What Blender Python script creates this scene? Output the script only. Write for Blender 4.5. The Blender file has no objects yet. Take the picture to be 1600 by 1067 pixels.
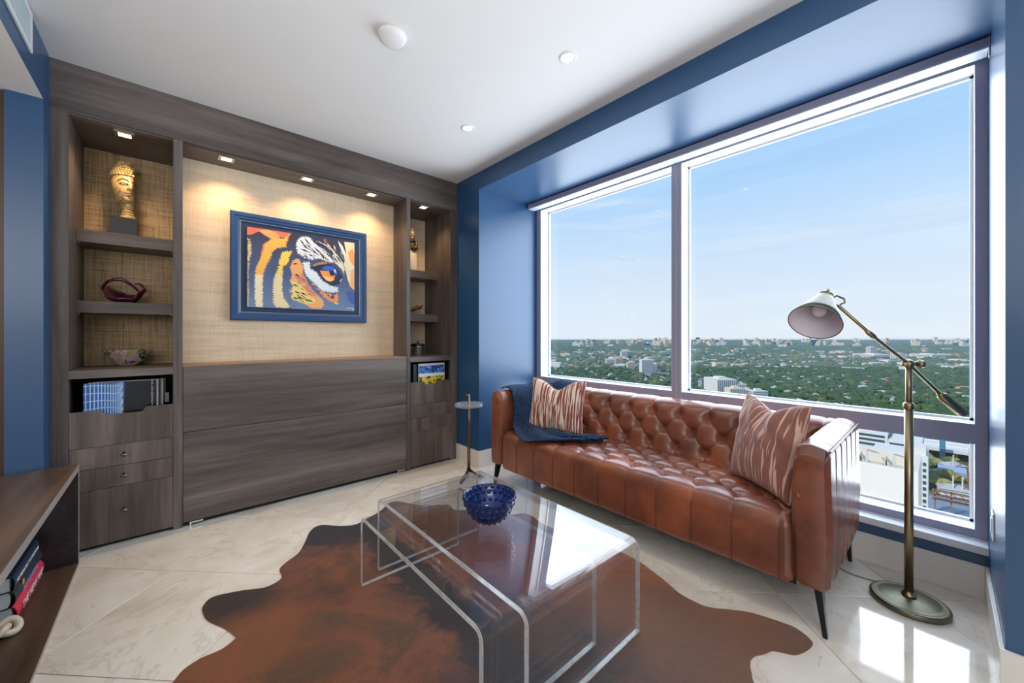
import bpy, bmesh, math, random
import numpy as np
from mathutils import Vector, Matrix, noise
from mathutils.geometry import tessellate_polygon
random.seed(7); rng = np.random.default_rng(7)
S = bpy.context.scene; COL = S.collection
PI = math.pi; R = math.radians

# ---------------- camera ----------------
cd = bpy.data.cameras.new('camera'); cam = bpy.data.objects.new('camera', cd); COL.objects.link(cam)
cd.sensor_width = 36; cd.lens = 36 * 600 / 1600; cd.shift_y = -9.6 / 1600; cd.clip_start = .02; cd.clip_end = 30000
YAW = 41.64
cam.location = (0, 0, 1.232); cam.rotation_euler = (PI / 2, 0, R(-YAW)); S.camera = cam
# ---------------- exposure, world, sun, lights ----------------
vs = S.view_settings; vs.view_transform = 'Standard'; vs.look = 'None'; vs.gamma = 1; vs.exposure = 0; vs.use_curve_mapping = False
S.cycles.transparent_max_bounces = 24; S.cycles.max_bounces = 10; S.cycles.sample_clamp_indirect = 6; S.cycles.caustics_reflective = False; S.cycles.caustics_refractive = False
W = bpy.data.worlds.new('sky'); S.world = W; W.use_nodes = True; wn = W.node_tree; wn.nodes.clear()
def wnode(t, **k):
    n = wn.nodes.new(t)
    for a, b in k.items(): setattr(n, a, b)
    return n
wo = wnode('ShaderNodeOutputWorld'); bg = wnode('ShaderNodeBackground'); tc = wnode('ShaderNodeTexCoord'); sx = wnode('ShaderNodeSeparateXYZ')
rp = wnode('ShaderNodeValToRGB'); els = rp.color_ramp.elements
els[0].position = 0; els[0].color = (.80, .88, .97, 1); els[1].position = 1; els[1].color = (.10, .27, .70, 1)
for p, c in ((.08, (.76, .86, .98, 1)), (.20, (.62, .79, .99, 1)), (.33, (.45, .69, .99, 1)), (.50, (.33, .60, .97, 1))):
    e = els.new(p); e.color = c
wn.links.new(tc.outputs['Generated'], sx.inputs[0]); wn.links.new(sx.outputs['Z'], rp.inputs[0])
mp = wnode('ShaderNodeMapping'); mp.inputs['Scale'].default_value = (1.0, 1.0, 13); mp.inputs['Rotation'].default_value = (R(4), R(-5), 0)
nz = wnode('ShaderNodeTexNoise'); nz.inputs['Scale'].default_value = 2.1; nz.inputs['Detail'].default_value = 5; nz.inputs['Roughness'].default_value = .48
cr = wnode('ShaderNodeValToRGB'); cr.color_ramp.elements[0].position = .50; cr.color_ramp.elements[0].color = (0, 0, 0, 1); cr.color_ramp.elements[1].position = .74; cr.color_ramp.elements[1].color = (.62, .62, .62, 1)
mx = wnode('ShaderNodeMixRGB'); mx.inputs[2].default_value = (.86, .91, .97, 1)
wn.links.new(tc.outputs['Generated'], mp.inputs[0]); wn.links.new(mp.outputs[0], nz.inputs[0]); wn.links.new(nz.outputs[0], cr.inputs[0])
wn.links.new(cr.outputs[0], mx.inputs[0]); wn.links.new(rp.outputs[0], mx.inputs[1]); wn.links.new(mx.outputs[0], bg.inputs[0]); wn.links.new(bg.outputs[0], wo.inputs[0])
bg.inputs[1].default_value = 1.0

def light(name, kind, loc, energy, color=(1, 1, 1), rot=(0, 0, 0), parent=None, **k):
    l = bpy.data.lights.new(name, kind); l.energy = energy; l.color = color
    for a, b in k.items(): setattr(l, a, b)
    o = bpy.data.objects.new(name, l); o.location = loc; o.rotation_euler = rot; COL.objects.link(o)
    if parent: o.parent = parent; o.location = Vector(loc) - parent.location
    return o
light('sun', 'SUN', (0, 0, 50), 3.3, (1, .95, .86), (R(48), 0, R(-115)), angle=R(.6))
light('window_daylight_boost', 'AREA', (3.25, 1.37, 1.45), 120, (.82, .91, 1), (0, R(90), 0), shape='RECTANGLE', size=2.3, size_y=3.0)  # area lamp added outside the window to strengthen the sky's light
light('ceiling_bounce_fill', 'AREA', (-.9, -.9, 1.25), 82, (1, .985, .96), (R(180), 0, 0), shape='RECTANGLE', size=2.2, size_y=2.2)  # unseen upward area lamp, added to brighten the ceiling and room
light('room_fill', 'AREA', (-1.6, -1.6, 2.2), 40, (1, .97, .93), (R(62), 0, R(-42)), shape='RECTANGLE', size=2.0, size_y=1.2)

# ---------------- helpers ----------------
def wl(o):
    l = Vector((0, 0, 0))
    while o is not None: l += o.location; o = o.parent
    return l
def tag(o, label=None, cat=None, group=None, kind=None):
    if label: o['label'] = label
    if cat: o['category'] = cat
    if group: o['group'] = group
    if kind: o['kind'] = kind
    return o
def thing(name, loc, label, cat, group=None):
    o = bpy.data.objects.new(name, None); o.empty_display_size = .1; o.location = loc; COL.objects.link(o)
    return tag(o, label, cat, group)
class MB:
    """collects shapes; build() links them as ONE mesh object. Coordinates are world."""
    def __init__(s): s.v = []; s.f = []; s.m = []
    def add(s, vs, fs, mi=0):
        b = len(s.v); s.v += [tuple(v) for v in vs]; s.f += [tuple(b + i for i in f) for f in fs]
        s.m += [mi] * len(fs) if isinstance(mi, int) else list(mi); return s
    def box(s, a, b, mi=0, M=None):
        x0, y0, z0 = a; x1, y1, z1 = b
        vs = [(x, y, z) for x in (x0, x1) for y in (y0, y1) for z in (z0, z1)]
        if M is not None: vs = [M @ Vector(v) for v in vs]
        return s.add(vs, [(0, 1, 3, 2), (4, 6, 7, 5), (0, 4, 5, 1), (2, 3, 7, 6), (0, 2, 6, 4), (1, 5, 7, 3)], mi)
    def prism(s, pts, z0, z1, mi=0, M=None):
        n = len(pts); vs = [(p[0], p[1], z0) for p in pts] + [(p[0], p[1], z1) for p in pts]
        if M is not None: vs = [M @ Vector(v) for v in vs]
        tr = tessellate_polygon([[Vector((p[0], p[1], 0)) for p in pts]])
        fs = [tuple(t) for t in tr] + [tuple(n + i for i in reversed(t)) for t in tr] + [(i, (i + 1) % n, n + (i + 1) % n, n + i) for i in range(n)]
        return s.add(vs, fs, mi)
    def tube(s, pts, r, n=12, mi=0, cap=True, close=False):
        pts = [Vector(p) for p in pts]; k = len(pts); rr = r if isinstance(r, (list, tuple)) else [r] * k
        rings = []; up = None
        for i, p in enumerate(pts):
            d = (pts[(i + 1) % k] - pts[i - 1]) if close else (pts[min(i + 1, k - 1)] - pts[max(i - 1, 0)])
            if d.length < 1e-9: d = Vector((0, 0, 1))
            d.normalize()
            if up is None: up = Vector((0, 0, 1)) if abs(d.z) < .9 else Vector((1, 0, 0))
            a = d.cross(up).normalized(); up = a.cross(d).normalized()
            rings.append([p + (a * math.cos(2 * PI * j / n) + up * math.sin(2 * PI * j / n)) * rr[i] for j in range(n)])
        vs = [v for ring in rings for v in ring]; fs = []
        for i in range(k if close else k - 1):
            for j in range(n):
                a = i * n + j; b = i * n + (j + 1) % n; c = ((i + 1) % k) * n + (j + 1) % n; d = ((i + 1) % k) * n + j
                fs.append((a, b, c, d))
        if cap and not close: fs += [tuple(range(n))[::-1], tuple((k - 1) * n + j for j in range(n))]
        return s.add(vs, fs, mi)
    def lathe(s, prof, c, n=32, mi=0, M=None, sx=1, sy=1):
        """prof: (r,z) list"""
        k = len(prof); vs = [(c[0] + r * sx * math.cos(2 * PI * j / n), c[1] + r * sy * math.sin(2 * PI * j / n), c[2] + z) for r, z in prof for j in range(n)]
        if M is not None: vs = [M @ Vector(v) for v in vs]
        fs = [(i * n + j, i * n + (j + 1) % n, (i + 1) * n + (j + 1) % n, (i + 1) * n + j) for i in range(k - 1) for j in range(n)]
        return s.add(vs, fs, mi)
    def ball(s, c, r, nu=10, nv=7, mi=0, M=None):
        r3 = r if isinstance(r, (tuple, list)) else (r, r, r); vs = []
        for i in range(nv + 1):
            for j in range(nu):
                t = PI * i / nv; p = 2 * PI * j / nu
                vs.append((c[0] + r3[0] * math.sin(t) * math.cos(p), c[1] + r3[1] * math.sin(t) * math.sin(p), c[2] - r3[2] * math.cos(t)))
        if M is not None: vs = [M @ Vector(v) for v in vs]
        return s.add(vs, [(i * nu + j, i * nu + (j + 1) % nu, (i + 1) * nu + (j + 1) % nu, (i + 1) * nu + j) for i in range(nv) for j in range(nu)], mi)
    def grid(s, P, mi=0, wrap=False):
        P = np.asarray(P, float); a, b = P.shape[:2]
        bb = b if wrap else b - 1
        return s.add([tuple(p) for p in P.reshape(-1, 3)], [(i * b + j, i * b + (j + 1) % b, (i + 1) * b + (j + 1) % b, (i + 1) * b + j) for i in range(a - 1) for j in range(bb)], mi)
    def build(s, name, mats, parent=None, smooth=False, bevel=0, seg=2, solid=0, weld=False, sub=0):
        o0 = wl(parent) if parent is not None else Vector((0, 0, 0))
        me = bpy.data.meshes.new(name); me.from_pydata([(v[0] - o0.x, v[1] - o0.y, v[2] - o0.z) for v in s.v], [], s.f)
        mats = mats if isinstance(mats, (list, tuple)) else [mats]
        for m in mats: me.materials.append(m)
        if len(mats) > 1: me.polygons.foreach_set('material_index', s.m)
        bm = bmesh.new(); bm.from_mesh(me)
        if weld: bmesh.ops.remove_doubles(bm, verts=bm.verts, dist=1e-5)
        bmesh.ops.recalc_face_normals(bm, faces=bm.faces); bm.to_mesh(me); bm.free()
        if smooth: me.polygons.foreach_set('use_smooth', [True] * len(me.polygons))
        o = bpy.data.objects.new(name, me); COL.objects.link(o)
        if parent is not None: o.parent = parent
        if solid: md = o.modifiers.new('solid', 'SOLIDIFY'); md.thickness = solid; md.offset = 0
        if sub: md = o.modifiers.new('sub', 'SUBSURF'); md.levels = md.render_levels = sub
        if bevel:
            md = o.modifiers.new('bevel', 'BEVEL'); md.width = bevel; md.segments = seg; md.limit_method = 'ANGLE'; md.angle_limit = R(40)
            if not smooth:
                me.polygons.foreach_set('use_smooth', [True] * len(me.polygons)); md2 = o.modifiers.new('wn', 'WEIGHTED_NORMAL'); md2.keep_sharp = True
        return o
def box(name, a, b, m, parent=None, bevel=0):
    return MB().box(a, b).build(name, m, parent, bevel=bevel)
def text(name, body, size, M, m, parent, depth=.0006, align='CENTER', sx=1):
    c = bpy.data.curves.new(name, 'FONT'); c.body = body; c.size = size; c.extrude = depth; c.align_x = align; c.align_y = 'CENTER'
    t = bpy.data.objects.new('t', c); COL.objects.link(t); bpy.context.view_layer.update()
    me = bpy.data.meshes.new_from_object(t.evaluated_get(bpy.context.evaluated_depsgraph_get())); bpy.data.objects.remove(t)
    o0 = wl(parent); me.transform(Matrix.Diagonal((sx, 1, 1, 1))); me.transform(M); me.transform(Matrix.Translation(-o0)); me.materials.clear(); me.materials.append(m)
    o = bpy.data.objects.new(name, me); COL.objects.link(o); o.parent = parent
    return o
def frame3(o, x, y):   # matrix with given origin and x, y axes
    x = Vector(x).normalized(); y = Vector(y).normalized(); z = x.cross(y)
    return Matrix(((x.x, y.x, z.x, o[0]), (x.y, y.y, z.y, o[1]), (x.z, y.z, z.z, o[2]), (0, 0, 0, 1)))

# ---------------- materials ----------------
def srgb(c): return tuple((v / 255 / 12.92 if v / 255 <= .04045 else ((v / 255 + .055) / 1.055) ** 2.4) for v in c) + (1,)
class NT:
    def __init__(s, name):
        s.mat = bpy.data.materials.new(name); s.mat.use_nodes = True; s.t = s.mat.node_tree; s.p = s.t.nodes['Principled BSDF']; s.out = s.t.nodes['Material Output']
    def n(s, t, **k):
        n = s.t.nodes.new(t)
        for a, b in k.items(): setattr(n, a, b)
        return n
    def l(s, a, b): s.t.links.new(a, b)
    def coord(s, scale=(1, 1, 1), rot=(0, 0, 0), rnd=False):
        c = s.n('ShaderNodeTexCoord'); m = s.n('ShaderNodeMapping'); m.inputs['Scale'].default_value = scale; m.inputs['Rotation'].default_value = rot
        s.l(c.outputs['Object'], m.inputs[0])
        if rnd:
            oi = s.n('ShaderNodeObjectInfo'); mu = s.n('ShaderNodeMath', operation='MULTIPLY'); mu.inputs[1].default_value = 37
            s.l(oi.outputs['Random'], mu.inputs[0]); s.l(mu.outputs[0], m.inputs['Location'])
        return m.outputs[0]
    def noise(s, vec, scale, detail=3, rough=.5, dist=0):
        n = s.n('ShaderNodeTexNoise'); n.inputs['Scale'].default_value = scale; n.inputs['Detail'].default_value = detail; n.inputs['Roughness'].default_value = rough; n.inputs['Distortion'].default_value = dist
        if vec is not None: s.l(vec, n.inputs['Vector'])
        return n.outputs['Fac']
    def ramp(s, fac, stops):
        r = s.n('ShaderNodeValToRGB'); e = r.color_ramp.elements
        e[0].position, e[0].color = stops[0][0], stops[0][1]; e[1].position, e[1].color = stops[-1][0], stops[-1][1]
        for p, c in stops[1:-1]: q = e.new(p); q.color = c
        s.l(fac, r.inputs[0]); return r.outputs[0]
    def mix(s, fac, a, b, mode='MIX'):
        m = s.n('ShaderNodeMixRGB', blend_type=mode)
        for i, v in enumerate((fac, a, b)):
            if isinstance(v, (int, float)): m.inputs[i].default_value = v
            elif isinstance(v, tuple): m.inputs[i].default_value = v
            else: s.l(v, m.inputs[i])
        return m.outputs[0]
    def bump(s, h, strength=.3, dist=.01):
        b = s.n('ShaderNodeBump'); b.inputs['Strength'].default_value = strength; b.inputs['Distance'].default_value = dist; s.l(h, b.inputs['Height']); s.l(b.outputs[0], s.p.inputs['Normal'])
    def set(s, **k):
        for a, b in k.items():
            i = s.p.inputs[a.replace('_', ' ')]
            if isinstance(b, (int, float, tuple)): i.default_value = b
            else: s.l(b, i)
        return s
def plain(name, c, rough=.5, metal=0, spec=.5, var=.06, bump=0, **k):
    t = NT(name); base = srgb(c)
    nf = t.noise(t.coord(), 6, 3)
    t.set(Base_Color=t.mix(nf, tuple(v * (1 - var) for v in base[:3]) + (1,), tuple(min(1, v * (1 + var)) for v in base[:3]) + (1,)), Roughness=rough, Metallic=metal, Specular_IOR_Level=spec)
    if bump: t.bump(t.noise(t.coord(), 220, 2), bump, .002)
    for a, b in k.items(): t.set(**{a: b})
    return t.mat
def wood(name, axis, dark, mid, light, rough=.42, s=1):
    t = NT(name); sc = {'x': (1.1, 26, 26), 'y': (26, 1.1, 26), 'z': (26, 26, 1.1)}[axis]
    v = t.coord(tuple(a * s for a in sc), rnd=True)
    n1 = t.noise(v, 1.0, 6, .62, .5); sc2 = tuple(3 if a > 2 else .35 for a in sc); n2 = t.noise(t.coord(sc2, rnd=True), 1.4, 3, .5, 1.2)
    c = t.ramp(n1, [(.30, srgb(dark)), (.5, srgb(mid)), (.72, srgb(light))])
    c = t.mix(.55, c, t.ramp(n2, [(.35, srgb(dark)), (.52, srgb(mid)), (.68, srgb(light))]), 'MIX')
    fine = t.noise(t.coord(tuple(a * 6 for a in sc)), 1, 2)
    c = t.mix(.25, c, fine, 'OVERLAY')
    t.set(Base_Color=c, Roughness=rough, Specular_IOR_Level=.4); t.bump(n1, .12, .002)
    return t.mat
D, M_, L_ = (64, 56, 53), (96, 87, 83), (128, 118, 114)
WOODX = wood('wood_grain_x', 'x', D, M_, L_); WOODZ = wood('wood_grain_z', 'z', D, M_, L_); WOODY = wood('wood_grain_y', 'y', (62, 48, 40), (88, 70, 58), (112, 92, 78))
WOODF = wood('wood_front_z', 'z', (66, 57, 52), (98, 87, 80), (128, 116, 108))
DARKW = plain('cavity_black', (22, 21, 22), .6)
BLUE = plain('blue_paint', (35, 78, 120), .34, spec=.7, var=.03, bump=.03)
WHITE = plain('ceiling_white', (238, 238, 238), .9, spec=.2, var=.01)
MARBLEB = plain('baseboard_marble', (226, 222, 216), .25, var=.03)
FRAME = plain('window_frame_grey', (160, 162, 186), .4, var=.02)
FRAMEW = plain('window_frame_white', (226, 230, 236), .35, var=.01)
def marble():
    t = NT('marble_tile'); v = t.coord(rnd=True)
    n1 = t.noise(v, 2.3, 6, .6, .8); n2 = t.noise(v, 1.5, 7, .62, 1.6)
    c = t.ramp(n1, [(.3, srgb((214, 204, 190))), (.5, srgb((230, 223, 212))), (.7, srgb((240, 236, 228)))])
    vein = t.ramp(n2, [(.485, (0, 0, 0, 1)), (.5, (1, 1, 1, 1)), (.512, (0, 0, 0, 1))])
    m = t.mix(vein, (0, 0, 0, 1), (.34, .34, .34, 1)); c = t.mix(m, c, srgb((170, 158, 146)))
    t.set(Base_Color=c, Roughness=.07, Specular_IOR_Level=.75, Coat_Weight=.35, Coat_Roughness=.04); return t.mat
MARBLE = marble(); GROUT = plain('floor_grout', (190, 184, 174), .8)
def cloth_wall():
    t = NT('grasscloth'); a = t.noise(t.coord((6, 6, 240)), 1, 4, .6, .3); b = t.noise(t.coord((240, 240, 6)), 1, 4, .6, .3)
    big = t.noise(t.coord((1, 1, 14)), 1.5, 3)
    m = t.mix(.5, a, b); m = t.mix(.3, m, big)
    t.set(Base_Color=t.ramp(m, [(.34, srgb((190, 164, 130))), (.46, srgb((220, 198, 168))), (.62, srgb((234, 216, 190)))]), Roughness=.75); t.bump(m, .3, .003); return t.mat
CLOTHW = cloth_wall()
def cloth_wall2():  # darker grasscloth: the side niche's weaker light is in these tones
    t = NT('grasscloth_gold_dim'); a = t.noise(t.coord((5, 5, 170)), 1, 4, .65, .3); b = t.noise(t.coord((170, 170, 5)), 1, 4, .65, .3)
    m = t.mix(.5, a, b)
    t.set(Base_Color=t.ramp(m, [(.38, srgb((112, 90, 62))), (.46, srgb((178, 150, 112))), (.62, srgb((208, 184, 146)))]), Roughness=.7); t.bump(m, .6, .004); return t.mat
CLOTHG = cloth_wall2()
def emit(name, c, s):
    t = NT(name); t.set(Base_Color=c, Emission_Color=c, Emission_Strength=s); return t.mat
WARM = emit('warm_lamp_glow', (1, .66, .32, 1), 12); COOL = emit('white_lamp_glow', (1, .96, .88, 1), 6)
CHROME = plain('chrome', (215, 215, 218), .12, 1, var=.02); BRASS = plain('aged_brass', (158, 142, 108), .34, 1, var=.12); BLACKM = plain('black_metal', (22, 22, 24), .35, .3)
BLACK = plain('black_satin', (26, 27, 29), .35)
def clear(name, tint, f0, tintr=(1, 1, 1, 1)):
    """thin clear sheet: straight-through transparency with a Schlick reflectance equal from both sides"""
    m = bpy.data.materials.new(name); m.use_nodes = True; t = m.node_tree; t.nodes.clear(); o = t.nodes.new('ShaderNodeOutputMaterial')
    a = t.nodes.new('ShaderNodeBsdfTransparent'); a.inputs[0].default_value = tint; g = t.nodes.new('ShaderNodeBsdfGlossy'); g.inputs['Roughness'].default_value = 0; g.inputs[0].default_value = tintr
    lw = t.nodes.new('ShaderNodeLayerWeight'); lw.inputs[0].default_value = .5
    pw = t.nodes.new('ShaderNodeMath'); pw.operation = 'POWER'; pw.inputs[1].default_value = 4.2
    ma = t.nodes.new('ShaderNodeMath'); ma.operation = 'MULTIPLY_ADD'; ma.inputs[1].default_value = 1 - f0; ma.inputs[2].default_value = f0; ma.use_clamp = True
    mx = t.nodes.new('ShaderNodeMixShader'); L = t.links.new
    L(lw.outputs['Facing'], pw.inputs[0]); L(pw.outputs[0], ma.inputs[0]); L(ma.outputs[0], mx.inputs[0]); L(a.outputs[0], mx.inputs[1]); L(g.outputs[0], mx.inputs[2]); L(mx.outputs[0], o.inputs[0])
    return m
GLASS = clear('window_glass', (.985, .995, 1, 1), .012); ACRYL = clear('clear_acrylic', (.975, .98, .985, 1), .05)
def edge_mat():  # near-white tones carry the light that the cut edges catch
    t = NT('acrylic_edge_glint'); n = t.noise(t.coord((9, 9, 9)), 2, 4, .7)
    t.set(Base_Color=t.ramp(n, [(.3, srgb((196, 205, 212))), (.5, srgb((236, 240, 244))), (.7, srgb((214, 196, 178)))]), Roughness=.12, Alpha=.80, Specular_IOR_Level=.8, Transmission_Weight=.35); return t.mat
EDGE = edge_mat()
# ================= THE SETTING =================
def struct(name, a, b, m, parent=None):
    o = box(name, a, b, m, parent)
    if parent is None: o['kind'] = 'structure'
    return o
# floor: slab with diagonal 610 mm marble tiles
floor = struct('floor', (-4, -3, -.20), (2.9, 3.8, -.004), GROUT)
q = .862; joint = .0022
def clip(poly, x0, x1, y0, y1):
    for ax, lim, sg in ((0, x0, 1), (0, x1, -1), (1, y0, 1), (1, y1, -1)):
        out = []
        for i, p in enumerate(poly):
            a = poly[i - 1]; ia = (a[ax] - lim) * sg >= 0; ip = (p[ax] - lim) * sg >= 0
            if ia != ip:
                t = (lim - a[ax]) / (p[ax] - a[ax]); out.append((a[0] + t * (p[0] - a[0]), a[1] + t * (p[1] - a[1])))
            if ip: out.append(p)
        poly = out
        if len(poly) < 3: return []
    return poly
for i in range(-3, 5):
    for j in range(-5, 9):
        a0, a1 = 2.695 + q * i + joint, 2.695 + q * (i + 1) - joint; b0, b1 = -1.64 + q * j + joint, -1.64 + q * (j + 1) - joint
        P = [((a - b) / 2, (a + b) / 2) for a, b in ((a0, b0), (a1, b0), (a1, b1), (a0, b1))]
        P = clip(P, -.62, 2.842, -1.2, 3.30)
        if P and (max(p[0] for p in P) - min(p[0] for p in P)) > .04:
            MB().prism(P, -.004, 0, 0).build('tile', MARBLE, floor, bevel=.0012, seg=1)
struct('ceiling', (-.494, -3, 2.75), (2.143, 3.9, 2.95), WHITE)
struct('ceiling_lowered', (-4, -3, 2.461), (-.495, 3.8, 2.95), WHITE)
struct('wall_bulkhead', (-.51, -3, 2.4615), (-.494, 3.11, 2.75), BLUE)
struct('wall_pier', (-.62, 3.11, 0), (-.494, 3.80, 2.75), BLUE)
box('wall_left_panel', (-4, 3.13, 0), (-.62, 3.2, 2.46), plain('reddish_wood_door', (84, 52, 38), .4, var=.2))['kind'] = 'structure'
struct('wall_back', (-.62, 3.83, 0), (3.1, 3.95, 2.95), BLUE)
struct('wall_left', (-4.1, -3, 0), (-4, 3.8, 2.95), WHITE)
struct('wall_rear', (-4.1, -3.1, 0), (3.1, -3, 2.95), WHITE)
wr = struct('wall_right', (2.143, 2.873, 0), (3.10, 3.83, 2.95), BLUE)
struct('wall_right_header', (2.143, -.14, 2.59), (3.10, 2.873, 2.95), BLUE)
struct('wall_right_sill', (2.842, -.14, -.2), (3.10, 2.873, .213), BLUE)
struct('wall_right_front', (2.143, -3, 0), (3.10, -.14, 2.95), BLUE)
# baseboards, 155 mm
bh = .155; bt = .013
def bb(name, a, b): o = box(name, a, b, MARBLEB, bevel=.002); o['kind'] = 'structure'
bb('baseboard_pier', (2.143 - bt, 2.873 - bt, 0), (2.1429, 3.238, bh))
bb('baseboard_left', (2.1431, 2.873 - bt, 0), (2.842 - bt, 2.8729, bh))
bb('baseboard_window', (2.842 - bt, -.14 + bt, 0), (2.8419, 2.872, bh))
bb('baseboard_right', (2.1431, -.1399, 0), (2.842, -.14 + bt, bh))
bb('baseboard_front', (2.143 - bt, -3, 0), (2.1429, -.14 + bt, bh))
# window sill
o = MB().box((2.812, -.1395, .2135), (2.903, 2.8725, .25)).build('trim_1', FRAMEW, bevel=.003); o['kind'] = 'structure'
# window
win = MB()
X0, X1 = 2.903, 3.055; YL, YR = 2.8725, -.1395
for a, b in (((X0, 2.81, .2505), (X1, YL, 2.585)), ((X0, YR, .2505), (X1, -.099, 2.585)), ((X0, 1.3655, .2505), (X1, 1.405, 2.585)), ((X0, 1.325, .2505), (X1, 1.3645, 2.585)),
             ((X0 + .001, -.1, .705), (X1, 2.811, .803)), ((X0 + .001, -.1, .2505), (X1, 2.811, .294)), ((X0 + .001, -.1, 2.54), (X1, 2.811, 2.585))):
    x0, y0, z0 = a; x1, y1, z1 = b
    vs = [(x, y, z) for x in (x0, x1) for y in (y0, y1) for z in (z0, z1)]
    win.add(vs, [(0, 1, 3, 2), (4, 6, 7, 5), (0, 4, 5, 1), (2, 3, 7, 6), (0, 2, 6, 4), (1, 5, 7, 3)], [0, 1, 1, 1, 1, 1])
window = win.build('window_1', [FRAME, FRAMEW], bevel=.0015, seg=1); window['kind'] = 'structure'
for y0, y1, z0, z1 in ((1.405, 2.81, .803, 2.54), (-.099, 1.325, .803, 2.54), (1.405, 2.81, .294, .705), (-.099, 1.325, .294, .705)):
    box('pane', (3.034, y0, z0), (3.040, y1, z1), GLASS, window)
    g = MB(); w = .012
    for a, b in (((3.02, y0, z0), (3.034, y0 + w, z1)), ((3.02, y1 - w, z0), (3.034, y1, z1)), ((3.02, y0, z0), (3.034, y1, z0 + w)), ((3.02, y0, z1 - w), (3.034, y1, z1))): g.box(a, b)
    g.build('glazing_bead', FRAMEW, window)
# roller blind cassette
cas = thing('roller_blind', (2.81, 1.37, 2.54), 'grey and white roller blind cassette under the blue soffit along the window head', 'blind')
MB().box((2.77, -.135, 2.545), (2.79, 2.868, 2.586)).build('fascia', FRAME, cas, bevel=.002)
MB().box((2.772, -.135, 2.537), (2.862, 2.868, 2.545)).build('bottom_rail', FRAMEW, cas, bevel=.002)
MB().tube([(2.84, -.12, 2.566), (2.84, 2.85, 2.566)], .018).build('roller', FRAMEW, cas, smooth=True)
MB().box((2.77, -.1385, 2.50), (2.80, -.1352, 2.588)).build('end_bracket', FRAMEW, cas, bevel=.001)
# vent grille on the bulkhead
v = thing('air_vent', (-.49, 2.2, 2.645), 'white slatted air vent high on the blue bulkhead at the top left corner', 'vent')
f = MB()
for a, b in (((1.55, 2.553), (2.846, 2.578)), ((1.55, 2.715), (2.846, 2.741)), ((1.55, 2.578), (1.575, 2.715)), ((2.82, 2.578), (2.846, 2.715))): f.box((-.4938, a[0], a[1]), (-.484, b[0], b[1]))
f.build('frame', FRAMEW, v, bevel=.002)
box('backing', (-.4938, 1.575, 2.578), (-.4925, 2.82, 2.715), plain('vent_back', (150, 165, 170), .6), v)
pa = plain('vent_slat', (214, 230, 234), .4)
for k in range(52):
    if k == 0: so = s0 = MB().box((-.4925, 2.197, 2.5785), (-.4865, 2.203, 2.7145)).build('slat', pa, v)
    else: so = s0.copy(); COL.objects.link(so)
    so.parent = v; so.location = (0, 1.59 + k * .0238 - 2.2, 0)
# ceiling fittings
d = thing('ceiling_speaker', (.838, 1.854, 2.75), 'round white cover plate on the white ceiling, the largest ceiling fitting', 'ceiling fitting')
MB().lathe([(0.0, -.030), (.050, -.030), (.062, -.024), (.068, -.008), (.071, 0), (0, 0)], (.838, 1.854, 2.7499)).build('cover', WHITE, d, smooth=True)
def downlight(x, y, label):
    t = thing('downlight', (x, y, 2.75), label, 'ceiling light', 'recessed downlights in the white ceiling')
    MB().lathe([(.030, -.001), (.034, -.006), (.047, -.004), (.050, 0)], (x, y, 2.7499), 28).build('trim_ring', WHITE, t, smooth=True)
    MB().lathe([(0, -.003), (.031, -.003)], (x, y, 2.7499), 24).build('lens', COOL, t)
    light('beam', 'SPOT', (x, y, 2.735), 16, (1, .93, .82), (0, 0, 0), t, spot_size=R(100), spot_blend=.7, shadow_soft_size=.02)
downlight(1.622, 1.366, 'small round lit downlight in the white ceiling, nearest the camera')
downlight(1.627, 2.316, 'small round lit downlight in the white ceiling, nearer the wood wall unit')
# outlet
t = thing('wall_switch', (2.6, -.14, .43), 'white switch plate low on the light blue niche side right of the window', 'switch')
MB().box((2.545, -.1398, .375), (2.625, -.134, .49)).build('plate', FRAMEW, t, bevel=.002)
MB().box((2.568, -.134, .400), (2.602, -.131, .465)).build('rocker', FRAMEW, t, bevel=.001)

# ================= BUILT-IN WALL UNIT =================
YF, YB = 3.239, 3.75
o = box('trim_2', (-.4938, YF, 2.478), (2.1428, YF + .028, 2.7495), WOODX); o['kind'] = 'structure'
def drawer(par, x0, x1, z0, z1, notch=False, nx=0):
    t = .020
    if notch:
        w = .075 if nx > 0 else .055; c = (x0 + x1) / 2; r = .022; dz = .028
        pts = [(x0, z0), (x1, z0), (x1, z1), (c + w + r, z1)]
        pts += [(c + w + r - r * a / PI, z1 - dz / 2 * (1 - math.cos(a))) for a in np.linspace(0, PI, 7)][1:]
        pts += [(c - w - r + r * a / PI, z1 - dz / 2 * (1 - math.cos(a))) for a in np.linspace(PI, 0, 7)]
        pts = sorted(pts[3:], key=lambda p: -p[0]); pts = [(x0, z0), (x1, z0), (x1, z1)] + pts + [(x0, z1)]
        M = Matrix(((1, 0, 0, 0), (0, 0, -1, YF + t), (0, 1, 0, 0), (0, 0, 0, 1)))
        return MB().prism(pts, 0, t, 0, M).build('drawer', WOODF, par)
    d = box('drawer', (x0, YF, z0), (x1, YF + t, z1), WOODF, par, bevel=.0008)
    c = (x0 + x1) / 2 + (.0 if x0 > 0 else .0); zc = (z0 + z1) / 2 if z1 - z0 < .2 else (z0 + z1) / 2 + .02
    k = MB(); k.tube([(c, YF, zc), (c, YF - .018, zc)], .004, 10, 1); k.tube([(c, YF - .0005, zc - .013), (c, YF - .0005, zc + .013)], .0055, 8, 1); k.tube([(c - .014, YF - .020, zc), (c + .014, YF - .020, zc)], .0055, 12, 0)
    k.build('knob', [BRASS, BLACKM], d, smooth=True)
    return d
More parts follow.
